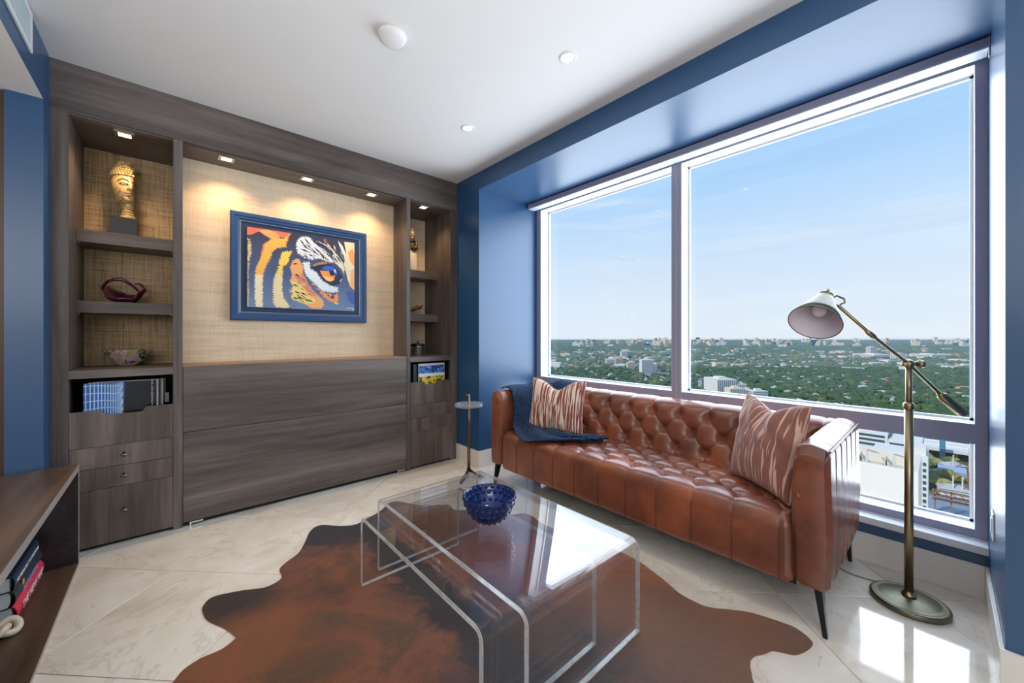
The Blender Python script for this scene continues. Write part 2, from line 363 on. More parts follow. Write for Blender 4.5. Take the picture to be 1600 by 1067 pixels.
def tower(x0, x1, sl, sr, label, notchw, cw=None):
    """x0,x1 opening; sl,sr outer stile edges"""
    u = thing('bookcase', ((x0 + x1) / 2, 3.5, 0), label, 'bookcase', 'dark wood shelf towers of the wall unit')
    for a, b in ((sl, x0), (x1, sr)): box('side_panel', (a, YF, 0), (b, YB, 2.477), WOODZ, u)
    box('back_panel', (x0, YB, 1.03), (x1, YB + .015, 2.477), cw or CLOTHG, u)
    box('top_panel', (x0, YF + .01, 2.468), (x1, YB, 2.477), WOODX, u)
    for z0, z1 in ((1.802, 1.878), (1.370, 1.443)):
        s = MB().box((x0 + .0005, 3.475, z0), (x1 - .0005, YB, z1)).build('shelf', WOODX, u, bevel=.001)
        for px in (x0 + .006, x1 - .006):
            for py in (3.50, 3.70): MB().tube([(px, py, z0 - .008), (px, py, z0)], .0035, 8).build('shelf_pin', CHROME, s)
    box('shelf', (x0, YF, .986), (x1, YB, 1.032), WOODX, u, bevel=.001)
    # cubby and drawer box
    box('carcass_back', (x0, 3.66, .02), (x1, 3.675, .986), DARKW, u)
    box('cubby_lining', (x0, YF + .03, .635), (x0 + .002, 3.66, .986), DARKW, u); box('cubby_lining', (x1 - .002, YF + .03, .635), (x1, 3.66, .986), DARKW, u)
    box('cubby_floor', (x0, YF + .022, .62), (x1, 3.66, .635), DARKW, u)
    drawer(u, x0 + .002, x1 - .002, .5905, .797, True, notchw)
    for z0, z1 in ((.4655, .588), (.343, .463), (.022, .3405)): drawer(u, x0 + .002, x1 - .002, z0, z1)
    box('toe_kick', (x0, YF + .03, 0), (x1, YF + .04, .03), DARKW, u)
    return u
tower(-.425, .012, -.4938, .058, 'left dark wood shelf tower with gilded head, two glass bowls and record drawer', 1)
tower(1.637, 2.067, 1.601, 2.1428, 'right, narrower dark wood shelf tower beside the blue wall corner', 0, CLOTHW)
u = thing('wall_bed_cabinet', (.83, 3.4, 0), 'wide dark wood cabinet with two horizontal panels below the framed tiger picture', 'cabinet')
box('lower_panel', (.0605, YF, .03), (1.5985, YF + .02, .6065), WOODX, u, bevel=.001)
box('upper_panel', (.0605, YF, .6095), (1.5985, YF + .02, 1.030), WOODX, u, bevel=.001)
box('ledge', (.0585, YF + .001, 1.031), (1.6005, 3.513, 1.040), plain('ledge_wood', (150, 118, 92), .4, var=.1), u)
box('back_panel', (.0585, 3.513, 1.04), (1.6005, 3.525, 2.477), CLOTHW, u)
box('top_panel', (.0585, YF + .029, 2.468), (1.6005, 3.513, 2.477), WOODX, u)
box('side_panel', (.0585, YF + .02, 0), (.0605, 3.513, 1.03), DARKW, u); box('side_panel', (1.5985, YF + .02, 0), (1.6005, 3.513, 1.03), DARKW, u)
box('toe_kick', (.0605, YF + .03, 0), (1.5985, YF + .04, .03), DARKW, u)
for x in (.13, 1.555): MB().box((x - .03, YF - .004, .016), (x + .03, YF + .01, .027)).tube([(x - .035, YF, .0), (x - .035, YF, .028)], .005, 8).build('floor_bolt', CHROME, u, bevel=.001)
for x, y, lab in ((-.211, 3.354, 'square warm puck light over the gilded head in the left tower'), (.292, 3.335, 'leftmost of the three square warm puck lights over the tiger picture'), (.806, 3.340, 'middle of the three square warm puck lights over the tiger picture'), (1.317, 3.335, 'rightmost of the three square warm puck lights over the tiger picture'), (1.821, 3.335, 'warm puck light at the top of the right tower')):
    t = thing('puck_light', (x, y, 2.466), lab, 'cabinet light', 'warm puck lights in the wall unit'); z = 2.4678
    fr = MB()
    for a, b in (((-.045, -.045), (.045, -.028)), ((-.045, .028), (.045, .045)), ((-.045, -.028), (-.028, .028)), ((.028, -.028), (.045, .028))): fr.box((x + a[0], y + a[1], z - .006), (x + b[0], y + b[1], z))
    fr.build('frame', CHROME, t, bevel=.001); box('lens', (x - .028, y - .028, z - .004), (x + .028, y + .028, z), WARM, t)
    light('beam', 'SPOT', (x, y, z - .02), 15 if .05 < x < 1.6 else 15, (1, .66, .36), (R(0), 0, 0), t, spot_size=R(128), spot_blend=.9, shadow_soft_size=.02)

# ================= MEDIA CONSOLE, LEFT FOREGROUND =================
WALT = wood('walnut_top', 'y', (66, 50, 40), (94, 74, 60), (120, 98, 82), .35); WEDGE = plain('console_edge', (150, 142, 138), .4, var=.1)
WDK = wood('console_inside', 'y', (40, 36, 38), (58, 52, 54), (76, 68, 70), .35)
c = thing('media_console', (-.62, 2.0, 0), 'low open dark walnut console in the left foreground holding three books', 'console')
box('top', (-.88, .9, .507), (-.3685, 3.092, .539), WALT, c)
box('edge_band', (-.3685, .9, .507), (-.367, 3.092, .539), WEDGE, c)
box('end_panel', (-.88, 3.070, .018), (-.3685, 3.092, .507), WDK, c); box('edge_band', (-.3685, 3.070, .018), (-.367, 3.092, .507), WEDGE, c)
box('end_panel', (-.88, .9, .018), (-.3685, .922, .507), WDK, c)
box('bottom', (-.88, .9, .0), (-.3685, 3.092, .018), WALT, c); box('edge_band', (-.3685, .9, 0), (-.367, 3.092, .018), WEDGE, c)
box('back', (-.88, .922, .018), (-.865, 3.07, .507), WDK, c)
def book(x, y0, y1, z0, z1, cov, label, w=.30, rnd=.6):
    t = thing('book', (x - w / 2, (y0 + y1) / 2, z0), label, 'book', 'hardback books stacked in the console')
    th = .0035; h = (z1 - z0) / 2; zc = (z0 + z1) / 2; n = 8
    # rounded spine cover: profile in x,z extruded along y
    out = [(x - w, z0), (x - h * rnd, z0)] + [(x - h * rnd + h * rnd * math.sin(a), zc - h * math.cos(a)) for a in np.linspace(0, PI, n)][1:-1] + [(x - h * rnd, z1), (x - w, z1)]
    inn = [(x - w, z1 - th), (x - h * rnd, z1 - th)] + [(x - h * rnd + (h * rnd - th) * math.sin(a), zc + (h - th) * math.cos(a)) for a in np.linspace(0, PI, n)][1:-1] + [(x - h * rnd, z0 + th), (x - w, z0 + th)]
    P = out + inn; M = Matrix(((1, 0, 0, 0), (0, 0, 1, 0), (0, 1, 0, 0), (0, 0, 0, 1)))
    MB().prism(P, y0, y1, 0, M).build('cover', cov, t)
    pg = [(x - w + .004, z0 + th), (x - h * rnd - .004, z0 + th)] + [(x - h * rnd - .004 + (h * rnd - .012) * math.sin(a), zc - (h - th) * math.cos(a)) for a in np.linspace(0, PI, n)][1:-1] + [(x - h * rnd - .004, z1 - th), (x - w + .004, z1 - th)]
    MB().prism(pg, y0 + .005, y1 - .005, 0, M).build('pages', PAGES, t)
    return t
PAGES = plain('book_pages', (226, 234, 238), .8, var=.03)
bx = -.480
RED = plain('red_cover', (222, 58, 84), .35, var=.03); DKG = plain('dark_grey_cover', (48, 56, 72), .35); DKB = plain('navy_cover', (30, 50, 72), .35); TW = plain('print_white', (240, 236, 240), .5, var=0); TL = plain('print_lilac', (168, 160, 205), .5, var=0)
b1 = book(bx, 2.59, 3.04, .0185, .100, RED, 'thick red hardback at the bottom of the console stack')
b2 = book(bx, 2.565, 2.99, .1005, .174, DKG, 'dark grey hardback with lilac lettering, middle of the console stack')
b3 = book(bx, 2.55, 2.935, .1745, .236, DKB, 'navy hardback with white lettering on top of the console stack', rnd=.3)
def spine(body, size, yc, zc, m, par, sx=1): text('spine_lettering', body, size, frame3((bx + .0012, yc, zc), (0, 1, 0), (0, 0, 1)), m, par, sx=sx)
spine('THE NEW MAP', .050, 2.83, .056, TW, b1, 1.05); spine('JUSTICE RISING', .032, 2.79, .125, TL, b2, 1.1)
spine('NO FRIENDS BUT THE MOUNTAINS', .020, 2.745, .207, TW, b3, 1.08)
MB().box((bx - .002, 2.66, .148), (bx + .0012, 2.68, .168)).build('orange_mark', plain('orange_print', (225, 160, 60), .5), b2)
# knotted ornament
k = MB(); pts = []
for i in range(48):
    a = 2 * PI * i / 48; pts.append((-.512 + .034 * (math.sin(a) + 2 * math.sin(2 * a)) * .5, 2.505 + .034 * (math.cos(a) - 2 * math.cos(2 * a)) * .5, .052 - .019 * math.sin(3 * a)))
k.tube(pts, .0135, 10, close=True)
tag(k.build('knot_ornament', plain('ivory_ceramic', (214, 200, 176), .35, var=.08), smooth=True), 'ivory coloured knotted ornament in front of the books in the console', 'ornament')
# ================= SOFA =================
def leather():
    t = NT('cognac_leather'); n1 = t.noise(t.coord(), 3.2, 5, .6, .4); n2 = t.noise(t.coord(), 26, 4, .6)
    c = t.ramp(n1, [(.32, srgb((96, 54, 40))), (.5, srgb((126, 70, 50))), (.70, srgb((156, 86, 54)))])
    c = t.mix(.10, c, n2, 'OVERLAY')
    t.set(Base_Color=c, Roughness=t.ramp(n2, [(.3, (.28, .28, .28, 1)), (.7, (.40, .40, .40, 1))]), Specular_IOR_Level=.65, Coat_Weight=.12, Coat_Roughness=.2)
    t.bump(t.noise(t.coord(), 380, 2), .10, .001); return t.mat
LEA = leather(); SEAM = plain('seam_dark_brown', (88, 44, 30), .6)  # seam lines in a darker brown than the leather
sofa = thing('sofa', (2.38, 1.40, 0), 'long cognac leather sofa with button tufted back and seat below the window', 'sofa')
XA, XB = 1.985, 2.795; YA, YB2 = .305, 2.498; AW = .125; ZB = .185; ZT = .765; ZS = .435
def tuft(s, t, a, b):
    """s,t metres; buttons at s=a*k,t=2b*j and s=a*(k+.5),t=b*(2j+1). returns relief 0..1 and button closeness"""
    u = (s / a + t / (2 * b)); v = (s / a - t / (2 * b))
    fu = abs(math.sin(PI * u)); fv = abs(math.sin(PI * v))
    h = (fu * fv) ** .19
    du = u - round(u); dv = v - round(v); ds = (du + dv) * a / 2; dt = (du - dv) * b
    r = math.hypot(ds, dt)
    return h, math.exp(-(r / .032) ** 2)
a_, b_ = .19, .105
# back: profile runs from seat crease up the front, over the top and down behind
NB = 84; NS = 104
def back_mesh():
    ya, yb = YA + AW - .045, YB2 - AW + .045; prof = []
    # front face slightly reclined
    for i in range(NB):
        f = i / (NB - 1); prof.append((2.505 + .075 * f, ZS - .03 + f * (ZT - .055 - ZS + .03), -1, .0))
    cx, cz, r = 2.655, ZT - .075, .075
    for i in range(1, 13):
        a = PI - (PI) * i / 12 * .93; prof.append((cx + math.cos(a) * (r + (.0 if a > PI / 2 else .0)), cz + math.sin(a) * r, 0, 0))
    prof = [(x, z) for x, z, _, _ in prof]
    prof += [(2.793, ZT - .06), (2.795, ZT - .10), (2.795, ZB + .01), (2.76, ZB)]
    # replace the arc end so that the top is broad
    top = [(2.588, ZT - .030), (2.602, ZT - .012), (2.625, ZT), (2.66, ZT + .006), (2.71, ZT + .006), (2.755, ZT - .004), (2.782, ZT - .022)]
    prof = prof[:NB] + top + prof[-4:]
    n = 440; G = np.zeros((len(prof), n, 3)); arc = 0
    for i, (x, z) in enumerate(prof):
        if i: arc += math.hypot(x - prof[i - 1][0], z - prof[i - 1][1])
        j0 = prof[max(i - 1, 0)]; j1 = prof[min(i + 1, len(prof) - 1)]; tx, tz = j1[0] - j0[0], j1[1] - j0[1]; L = math.hypot(tx, tz) or 1; nx, nz = -tz / L, tx / L
        for j in range(n):
            y = ya + (yb - ya) * j / (n - 1); h = 0
            s = y - 1.002
            if i < NB:
                t = z - .700 # first button row
                if z < .715:
                    hh, bt_ = tuft(s, t, a_, b_)
                    if z < .475: # below the last row only vertical pleats
                        k = abs(math.sin(PI * s / a_)); hv = k ** .2; w = min(1, (.475 - z) / .03); hh = hh * (1 - w) + hv * w; bt_ *= 1 - w
                    h = .026 * hh - .030 * bt_ - .002
                else:
                    k = abs(math.sin(PI * s / a_)); w = min(1, (z - .715) / .03)
                    hh, bt_ = tuft(s, t, a_, b_); h = (.026 * hh - .024 * bt_ - .002) * (1 - w) + (.028 * k ** .18 - .008) * w
            elif i < NB + 7:
                k = abs(math.sin(PI * s / a_)); h = (.028 * k ** .18 - .008) * (1 - (i - NB) / 9)
            e = min(1, min(y - ya, yb - y) / .02); h *= max(e, 0)
            G[i, j] = (x + nx * h, y, z + nz * h)
    return G
MB().grid(back_mesh()).build('back', LEA, sofa, smooth=True)
def seat_mesh():
    ya, yb = YA + AW + .001, YB2 - AW - .001; prof = [(2.53, ZS - .012)]
    for i in range(NS): prof.append((2.52 - .44 * i / (NS - 1), ZS))
    for a in np.linspace(PI / 2, PI, 9)[1:]: prof.append((2.055 + .058 * math.cos(a), ZS - .062 + .062 * math.sin(a)))
    for i in range(1, 10): prof.append((1.997 + .004 * math.sin(i / 9 * PI) * -1, ZS - .062 - (ZS - .062 - .175) * i / 9))
    prof += [(2.01, .163), (2.04, .160)]
    n = 440; G = np.zeros((len(prof), n, 3))
    for i, (x, z) in enumerate(prof):
        j0 = prof[max(i - 1, 0)]; j1 = prof[min(i + 1, len(prof) - 1)]; tx, tz = j1[0] - j0[0], j1[1] - j0[1]; L = math.hypot(tx, tz) or 1; nx, nz = tz / L, -tx / L
        if i <= NS: nx, nz = 0, 1
        for j in range(n):
            y = ya + (yb - ya) * j / (n - 1); s = y - .861 + .19 * 2; k = abs(math.sin(PI * s / a_)); kv = k ** .2
            if i <= NS:
                t = x - 2.105
                if x > 2.09:
                    hh, bt_ = tuft(s, t, a_, .088)
                    if x < 2.12: w = (2.12 - x) / .03; hh = hh * (1 - w) + kv * w; bt_ = max(bt_ - 0, 0)
                    h = .032 * hh - .028 * bt_ - .010
                    if x > 2.46: h *= .6
                else:
                    w = min(1, (2.09 - x) / .05); h = .034 * (kv * (1 - w) + w * (.6 + .4 * kv)) - .012 - .018 * math.exp(-(((s / a_) - round(s / a_)) * a_ / .022) ** 2 - ((x - 2.105) / .022) ** 2)
            elif i < NS + 10:
                w = (i - NS) / 10; h = (.034 * (.6 + .4 * kv) - .012) * (1 - w) + w * .005 * (k ** .15)
            else: h = .006 * k ** .13
            sag = -.012 * math.exp(-((x - 2.3) / .2) ** 2) * 0
            e = max(0, min(1, min(y - ya, yb - y) / .03)); h = h * e - (1 - e) ** 2 * .012
            G[i, j] = (x + nx * h, y, z + nz * h + sag)
    return G
MB().grid(seat_mesh()).build('seat', LEA, sofa, smooth=True)
for k in range(-1, 10):
    y = .861 - .38 + a_ * k
    if YA + AW + .04 < y < YB2 - AW - .04: MB().tube([(1.992, y, .168), (1.989, y, .22), (1.9885, y, .30), (1.989, y, .36), (1.9925, y, .388), (2.004, y, .415), (2.02, y, .43)], .0017, 6).build('seam', SEAM, sofa, smooth=True)
# button caps
btn = None
def button(p, nrm):
    global btn
    if btn is None:
        btn = MB().ball((0, 0, 0), (.0085, .0085, .0045), 10, 6).build('button', LEA, None, smooth=True); o = btn
    else: o = btn.copy(); COL.objects.link(o)
    o.parent = sofa; o.location = Vector(p) - sofa.location; o.rotation_mode = 'QUATERNION'; o.rotation_quaternion = Vector((0, 0, 1)).rotation_difference(Vector(nrm))
for r, z in enumerate((.700, .595, .490)):
    for k in range(-4, 9):
        y = 1.002 + a_ * (k + (.5 if r == 1 else 0))
        if YA + AW + .05 < y < YB2 - AW - .04: button((2.505 + .075 * (z - .405) / .305 + .020, y, z), (-1, 0, .24))
for r in range(5):
    for k in range(-4, 11):
        y = .861 - .38 + a_ * (k + (.5 if r % 2 else 0)); x = 2.105 + .088 * r
        if YA + AW + .03 < y < YB2 - AW - .03: button((x, y, ZS - .030), (0, 0, 1))
# arms: boxed with crowned top and stitched vertical panels
def arm(y0, y1, sgn):
    """sgn +1: outer side faces -y (right arm)"""
    n = 60; secs = []
    yo, yi = (y0, y1) if sgn > 0 else (y1, y0)
    m = 1 if sgn > 0 else -1; w = abs(y1 - y0)
    xs = np.linspace(XA, XB, n); G = []
    for x in xs:
        ex = min(x - XA, XB - x); e = min(1, ex / .02); ins = (1 - math.sqrt(max(0, 1 - (1 - e) ** 2))) * .016
        pan = abs(math.sin(PI * (x - XA) / .135)); pf = .0045 * pan ** .2 - .003 if ex > .01 else 0
        ztop = ZT + .012 * math.exp(-((x - XA - .12) / .25) ** 2) * 0 + (-.022 if x < XA + .004 else 0)
        ring = [(yo + m * (ins + .012), ZB), (yo + m * (ins - pf * .6), ZB + .02), (yo + m * (ins - pf - .006), .40), (yo + m * (ins - pf), .62), (yo + m * (ins - pf + .002), ztop - .034), (yo + m * (ins - pf + .008), ztop - .018 - ins)]
        for f, dz in ((.12, -.006), (.3, .004), (.5, .010), (.7, .008), (.86, -.004), (.96, -.024)): ring.append((yo + m * (w * f), ztop + dz - ins + pf))
        ring += [(yi - m * (ins), ztop - .07), (yi + m * .004, .60), (yi + m * .006 - m * ins, .45), (yi - m * ins, .30), (yi - m * (ins), ZB + .02), (yi - m * (ins + .012), ZB)]
        G.append([(x, a, b) for a, b in ring])
    G = np.array(G); mb = MB(); mb.grid(G, wrap=True)
    k = G.shape[1]
    # front and rear faces as a fan around an inset loop with a tuft
    for idx in (0, n - 1):
        ring = G[idx]; cen = ring.mean(0); sg = -1 if idx == 0 else 1
        l1 = [tuple(np.array(p) * .985 + cen * .015 + np.array((sg * .005, 0, 0))) for p in ring]; b0 = len(mb.v)
        mb.add([tuple(p) for p in ring] + l1, [(i, (i + 1) % k, k + (i + 1) % k, k + i) for i in range(k)] + [tuple(t_ + k for t_ in tri) for tri in tessellate_polygon([[Vector((p[1], p[2], 0)) for p in ring]])])
    a = mb.build('arm', LEA, sofa, smooth=True, weld=True)
    md = a.modifiers.new('b', 'BEVEL'); md.width = .006; md.segments = 2; md.limit_method = 'ANGLE'; md.angle_limit = R(55)
    # welts
    wt = MB(); yy = yo - m * .001
    wt.tube([(x, yo + m * .004, ZT - .012) for x in np.linspace(XA + .01, XB - .01, 24)], .0035, 8)
    wt.build('welt', LEA, a, smooth=True)
    for kx in range(1, 6):
        x = XA + .135 * kx; dz = .0015; P_ = [(x, yo - m * .0005, ZB + .02), (x, yo - m * .001, .40), (x, yo - m * .0005, .62), (x, yo + m * .001, ZT - .034), (x, yo + m * .006, ZT - .016)]
        MB().tube(P_, .0016, 6).build('seam', SEAM, a, smooth=True)
        MB().tube([(x, yo + m * (w * f), ZT + z_ - .0012) for f, z_ in ((.12, -.006), (.3, .004), (.5, .010), (.7, .008), (.86, -.004), (.96, -.024))], .0016, 6).build('seam', SEAM, a, smooth=True)
    tb = MB(); tb.ball((XA - .006, yi - m * .02, .555), (.004, .010, .010), 10, 6); tb.build('side_button', LEA, a, smooth=True)
    return a
arm(YA, YA + AW, 1); arm(YB2 - AW, YB2, -1)
MB().box((2.03, YA + .12, .15), (2.77, YB2 - .12, .20)).build('base', BLACK, sofa)
for x, y, dx, dy in ((2.035, YA + .045, -.04, -.03), (2.035, YB2 - .045, -.035, .01), (2.745, YA + .045, .03, -.01), (2.745, YB2 - .045, .02, .01)):
    mb = MB(); w0, w1 = .026, .011
    top = [(x - w0, y - .014), (x + w0, y - .014), (x + w0, y + .014), (x - w0, y + .014)]; bx_, by_ = x + dx, y + dy
    bot = [(bx_ - w1, by_ - .008), (bx_ + w1, by_ - .008), (bx_ + w1, by_ + .008), (bx_ - w1, by_ + .008)]
    mb.add([(a, b, ZB + .004) for a, b in top] + [(a, b, 0) for a, b in bot], [(0, 1, 2, 3), (7, 6, 5, 4), (0, 4, 5, 1), (1, 5, 6, 2), (2, 6, 7, 3), (3, 7, 4, 0)])
    mb.build('leg', BLACKM, sofa, bevel=.002)

# ================= PILLOWS =================
def stripes(name, base, cream, sc, seed, thr):
    t = NT(name); c = t.n('ShaderNodeUVMap'); m = t.n('ShaderNodeMapping'); t.l(c.outputs[0], m.inputs[0]); m.inputs['Scale'].default_value = (sc, 2.0, 1); m.inputs['Location'].default_value = (seed, 0, 0)
    n = t.noise(m.outputs[0], 1, 2, .45, .12); n2 = t.noise(t.coord(), 18, 4, .6)
    col = t.mix(n2, srgb(tuple(int(v * .8) for v in base)), srgb(base))
    t.set(Base_Color=t.mix(t.ramp(n, [(thr, (0, 0, 0, 1)), (thr + .035, (1, 1, 1, 1))]), col, srgb(cream)), Roughness=.85, Sheen_Weight=.35, Sheen_Roughness=.4); t.bump(t.noise(t.coord(), 240, 2), .4, .002); return t.mat
def pillow(c0, rx, up, w, h, th, dent, mat, label, rip=0, seed=0):
    """c0: bottom centre; rx: right vector; up: up vector"""
    rx = Vector(rx).normalized(); up = Vector(up); up = (up - rx * up.dot(rx)).normalized(); nm = rx.cross(up)
    N = 48; t = thing('throw_pillow', c0, label, 'pillow', 'rust and cream striped throw pillows on the sofa'); mb = MB()
    for sg in (1, -1):
        G = np.zeros((N + 1, N + 1, 3))
        for i in range(N + 1):
            for j in range(N + 1):
                u = -1 + 2 * j / N; v = -1 + 2 * i / N
                # denser towards the rim
                u = math.sin(u * PI / 2) * .35 + u * .65; v = math.sin(v * PI / 2) * .35 + v * .65
                px = w / 2 * u * (1 - .075 * (1 - v * v)); py = h / 2 * v * (1 - .075 * (1 - u * u))
                d = dent * math.exp(-(u / .42) ** 2) * max(0, (v + .55) / 1.55) ** 1.7; py -= d
                bulge = (max(0, (1 - u * u) * (1 - v * v))) ** .42
                bulge *= 1 - .38 * math.exp(-(u / .16) ** 2) * max(0, v) * (1 if dent > .03 else .6)
                wr = rip * math.sin(9 * u + 7 * v + seed + 2 * math.sin(3 * v)) * bulge * (max(0, v + .2)) * .014
                wr += .005 * noise.noise(Vector((u * 3 + seed, v * 3, sg))) * bulge
                p = Vector(c0) + up * (h / 2 * .96 + py) + rx * px + nm * sg * (th / 2 * bulge + wr)
                G[i, j] = p
        mb.grid(G)
    o = mb.build('cover', mat, t, smooth=True, weld=True)
    uv = o.data.uv_layers.new(name='UVMap'); o0 = wl(o)
    for lp in o.data.loops:
        p = o.data.vertices[lp.vertex_index].co + o0 - Vector(c0); uv.data[lp.index].uv = (p.dot(rx) / w + .5, p.dot(up) / h)
    # piped seam
    ed = []
    for k in range(4 * 24):
        s = k % 24 / 24 * 2 - 1; e = k // 24
        u, v = [(s, -1), (1, s), (-s, 1), (-1, -s)][e]
        px = w / 2 * u * (1 - .075 * (1 - v * v)); py = h / 2 * v * (1 - .075 * (1 - u * u)); d = dent * math.exp(-(u / .42) ** 2) * max(0, (v + .55) / 1.55) ** 1.7
        ed.append(Vector(c0) + up * (h / 2 * .96 + py - d) + rx * px)
    MB().tube(ed, .004, 8, close=True).build('piping', plain('piping_blush', (206, 168, 156), .8), t, smooth=True)
    return t
P1 = stripes('striped_velvet_cream', (150, 82, 66), (236, 216, 200), 50, 3, .50); P2 = stripes('striped_velvet_rust', (166, 108, 94), (222, 186, 168), 34, 8, .56)
pillow((2.27, 2.05, .475), (.30, -.95, 0), (.20, .10, .97), .47, .42, .15, .075, P1, 'rust pillow with bold cream stripes resting on the navy throw', 0, 1)
pillow((2.26, .64, .460), (-.66, -.75, .03), (.20, -.12, .97), .47, .46, .16, .055, P2, 'mostly rust velvet pillow with thin streaks leaning at the right arm', 1.0, 4)

# ================= THROW BLANKET =================
def catmull(P, n):
    P = np.asarray(P, float); k = len(P); out = []
    for i in range(n):
        f = i / (n - 1) * (k - 1); a = min(int(f), k - 2); t = f - a
        p0, p1, p2, p3 = P[max(a - 1, 0)], P[a], P[a + 1], P[min(a + 2, k - 1)]
        out.append(.5 * ((2 * p1) + (-p0 + p2) * t + (2 * p0 - 5 * p1 + 4 * p2 - p3) * t * t + (-p0 + 3 * p1 - 3 * p2 + p3) * t ** 3))
    return np.array(out)
CP = [[(2.10, 2.50, .772), (2.35, 2.50, .785), (2.60, 2.42, .80), (2.76, 2.20, .79)],
      [(2.09, 2.42, .793), (2.35, 2.40, .80), (2.58, 2.36, .812), (2.70, 2.17, .81)],
      [(2.09, 2.352, .755), (2.35, 2.35, .76), (2.50, 2.28, .80), (2.60, 2.13, .80)],
      [(2.10, 2.335, .60), (2.33, 2.30, .6), (2.44, 2.20, .64), (2.49, 2.10, .66)],
      [(2.05, 2.29, .485), (2.20, 2.25, .49), (2.33, 2.15, .50), (2.42, 2.0, .51)],
      [(1.984, 2.12, .430), (2.08, 2.06, .480), (2.2, 2.02, .475), (2.36, 1.92, .475)],
      [(1.995, 1.97, .455), (2.08, 1.92, .475), (2.2, 1.88, .475), (2.36, 1.80, .475)],
      [(2.10, 1.82, .475), (2.16, 1.79, .475), (2.25, 1.76, .475), (2.38, 1.70, .475)],
      [(2.30, 1.66, .472), (2.33, 1.65, .472), (2.36, 1.64, .472), (2.40, 1.63, .472)]]
CP = np.array(CP); rows = np.array([catmull(CP[:, j], 90) for j in range(4)]).transpose(1, 0, 2); G = np.array([catmull(r, 44) for r in rows])
for i in range(90):
    for j in range(44):
        f = i / 89; q_ = j / 43
        rp_ = (math.sin(q_ * 17 + 3 * f) * .014 + .010 * math.sin(q_ * 9 - 6 * f) + .004 * math.sin(q_ * 31 + 9 * f)) * (1 - abs(2 * q_ - 1) ** 4)
        G[i, j] += np.array((-.25, -.4, .85)) * (rp_ + .011)
def knit():
    t = NT('navy_knit'); w1 = t.n('ShaderNodeTexWave', wave_type='BANDS', bands_direction='DIAGONAL'); w1.inputs['Scale'].default_value = 24; w1.inputs['Distortion'].default_value = 2.5; w1.inputs['Detail'].default_value = 2; t.l(t.coord(), w1.inputs[0])
    v = t.n('ShaderNodeTexVoronoi'); v.inputs['Scale'].default_value = 62; t.l(t.coord(), v.inputs[0]); m = t.mix(.5, w1.outputs[0], v.outputs[0])
    t.set(Base_Color=t.ramp(m, [(.15, srgb((12, 24, 46))), (.85, srgb((44, 76, 118)))]), Roughness=.95, Sheen_Weight=.08, Specular_IOR_Level=.2); t.bump(m, 1., .012); return t.mat
bl = tag(MB().grid(G).build('throw_blanket', knit(), smooth=True, solid=.010), 'navy blue knitted throw draped over the left sofa corner and seat', 'blanket', kind=None)
# ================= COFFEE TABLES =================
def waterfall(x0, x1, y0, y1, zt, label, th=.017, r=.045):
    t = thing('coffee_table', ((x0 + x1) / 2, (y0 + y1) / 2, 0), label, 'coffee table', 'nested clear acrylic waterfall tables')
    def prof(o):
        rr = r - o; P = [(y0 + o, .0078)]
        P += [(y0 + r - rr * math.cos(a), zt - r + rr * math.sin(a)) for a in np.linspace(0, PI / 2, 9)]
        P += [(y1 - r + rr * math.sin(a), zt - r + rr * math.cos(a)) for a in np.linspace(0, PI / 2, 9)]
        return P + [(y1 - o, .0078)]
    A, B = prof(0), prof(th); n = len(A); e = .0006
    s = MB(); vs = [(x, a[0], a[1]) for x in (x0, x1) for a in A]; s.add(vs, [(i, i + 1, n + i + 1, n + i) for i in range(n - 1)])
    vs = [(x, a[0], a[1]) for x in (x0, x1) for a in B]; s.add(vs, [(i, i + 1, n + i + 1, n + i) for i in range(n - 1)])
    s.build('sheet', ACRYL, t, smooth=True)
    g = MB()
    for x in (x0, x1):
        g.add([(x, a[0], a[1]) for a in A] + [(x, a[0], a[1]) for a in B], [(i, i + 1, n + i + 1, n + i) for i in range(n - 1)])
    for y_ in (A[0][0], B[0][0], A[-1][0], B[-1][0]): g.tube([(x0, y_, .0065), (x1, y_, .0065)], .0016, 5)
    g.box((x0, y0 + .0003, .0048), (x1, y0 + th - .0003, .0085)); g.box((x0, y1 - th + .0003, .0048), (x1, y1 - .0003, .0085))
    for x in (x0, x1):   # pale bevel line, the light it catches put into its colour
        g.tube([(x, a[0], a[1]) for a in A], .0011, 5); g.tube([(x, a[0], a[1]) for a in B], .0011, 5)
    tag(g.build('polished_edge', EDGE, t, smooth=False), 'polished edge with its bright glint in the colour')
    return t
waterfall(.812, 1.452, .838, 1.972, .385, 'larger clear acrylic table with the blue glass bowl on top')
waterfall(.700, 1.262, .918, 1.905, .345, 'smaller clear acrylic table nested below the larger one and pulled out left')
# blue hobnail bowl
bw = thing('glass_bowl', (1.085, 1.375, .3855), 'cobalt blue hobnail glass bowl on the clear acrylic coffee table', 'bowl')
BG = NT('cobalt_glass'); BG.set(Base_Color=(.022, .065, .32, 1), Roughness=.03, IOR=1.45, Transmission_Weight=.72, Specular_IOR_Level=.7); BG = BG.mat
prof = [(.0, .004), (.035, .003), (.055, .010), (.078, .028), (.098, .054), (.112, .082), (.119, .112), (.1215, .125), (.119, .127), (.115, .124), (.110, .098), (.096, .062), (.074, .034), (.050, .018), (.0, .012)]
MB().lathe(prof, (1.085, 1.375, .3855), 64).build('bowl_body', BG, bw, smooth=True, weld=True)
hb = MB()
for r_, z_, k in ((.060, .013, 14), (.082, .032, 18), (.101, .058, 22), (.1145, .088, 24), (.1195, .112, 24)):
    for j in range(k):
        a = 2 * PI * (j + (.5 if k in (18, 24) and z_ < .1 else 0)) / k; hb.ball((1.085 + (r_ - .005) * math.cos(a), 1.375 + (r_ - .005) * math.sin(a), .3855 + z_ + .002), .0092 if k > 16 else .008, 10, 7)
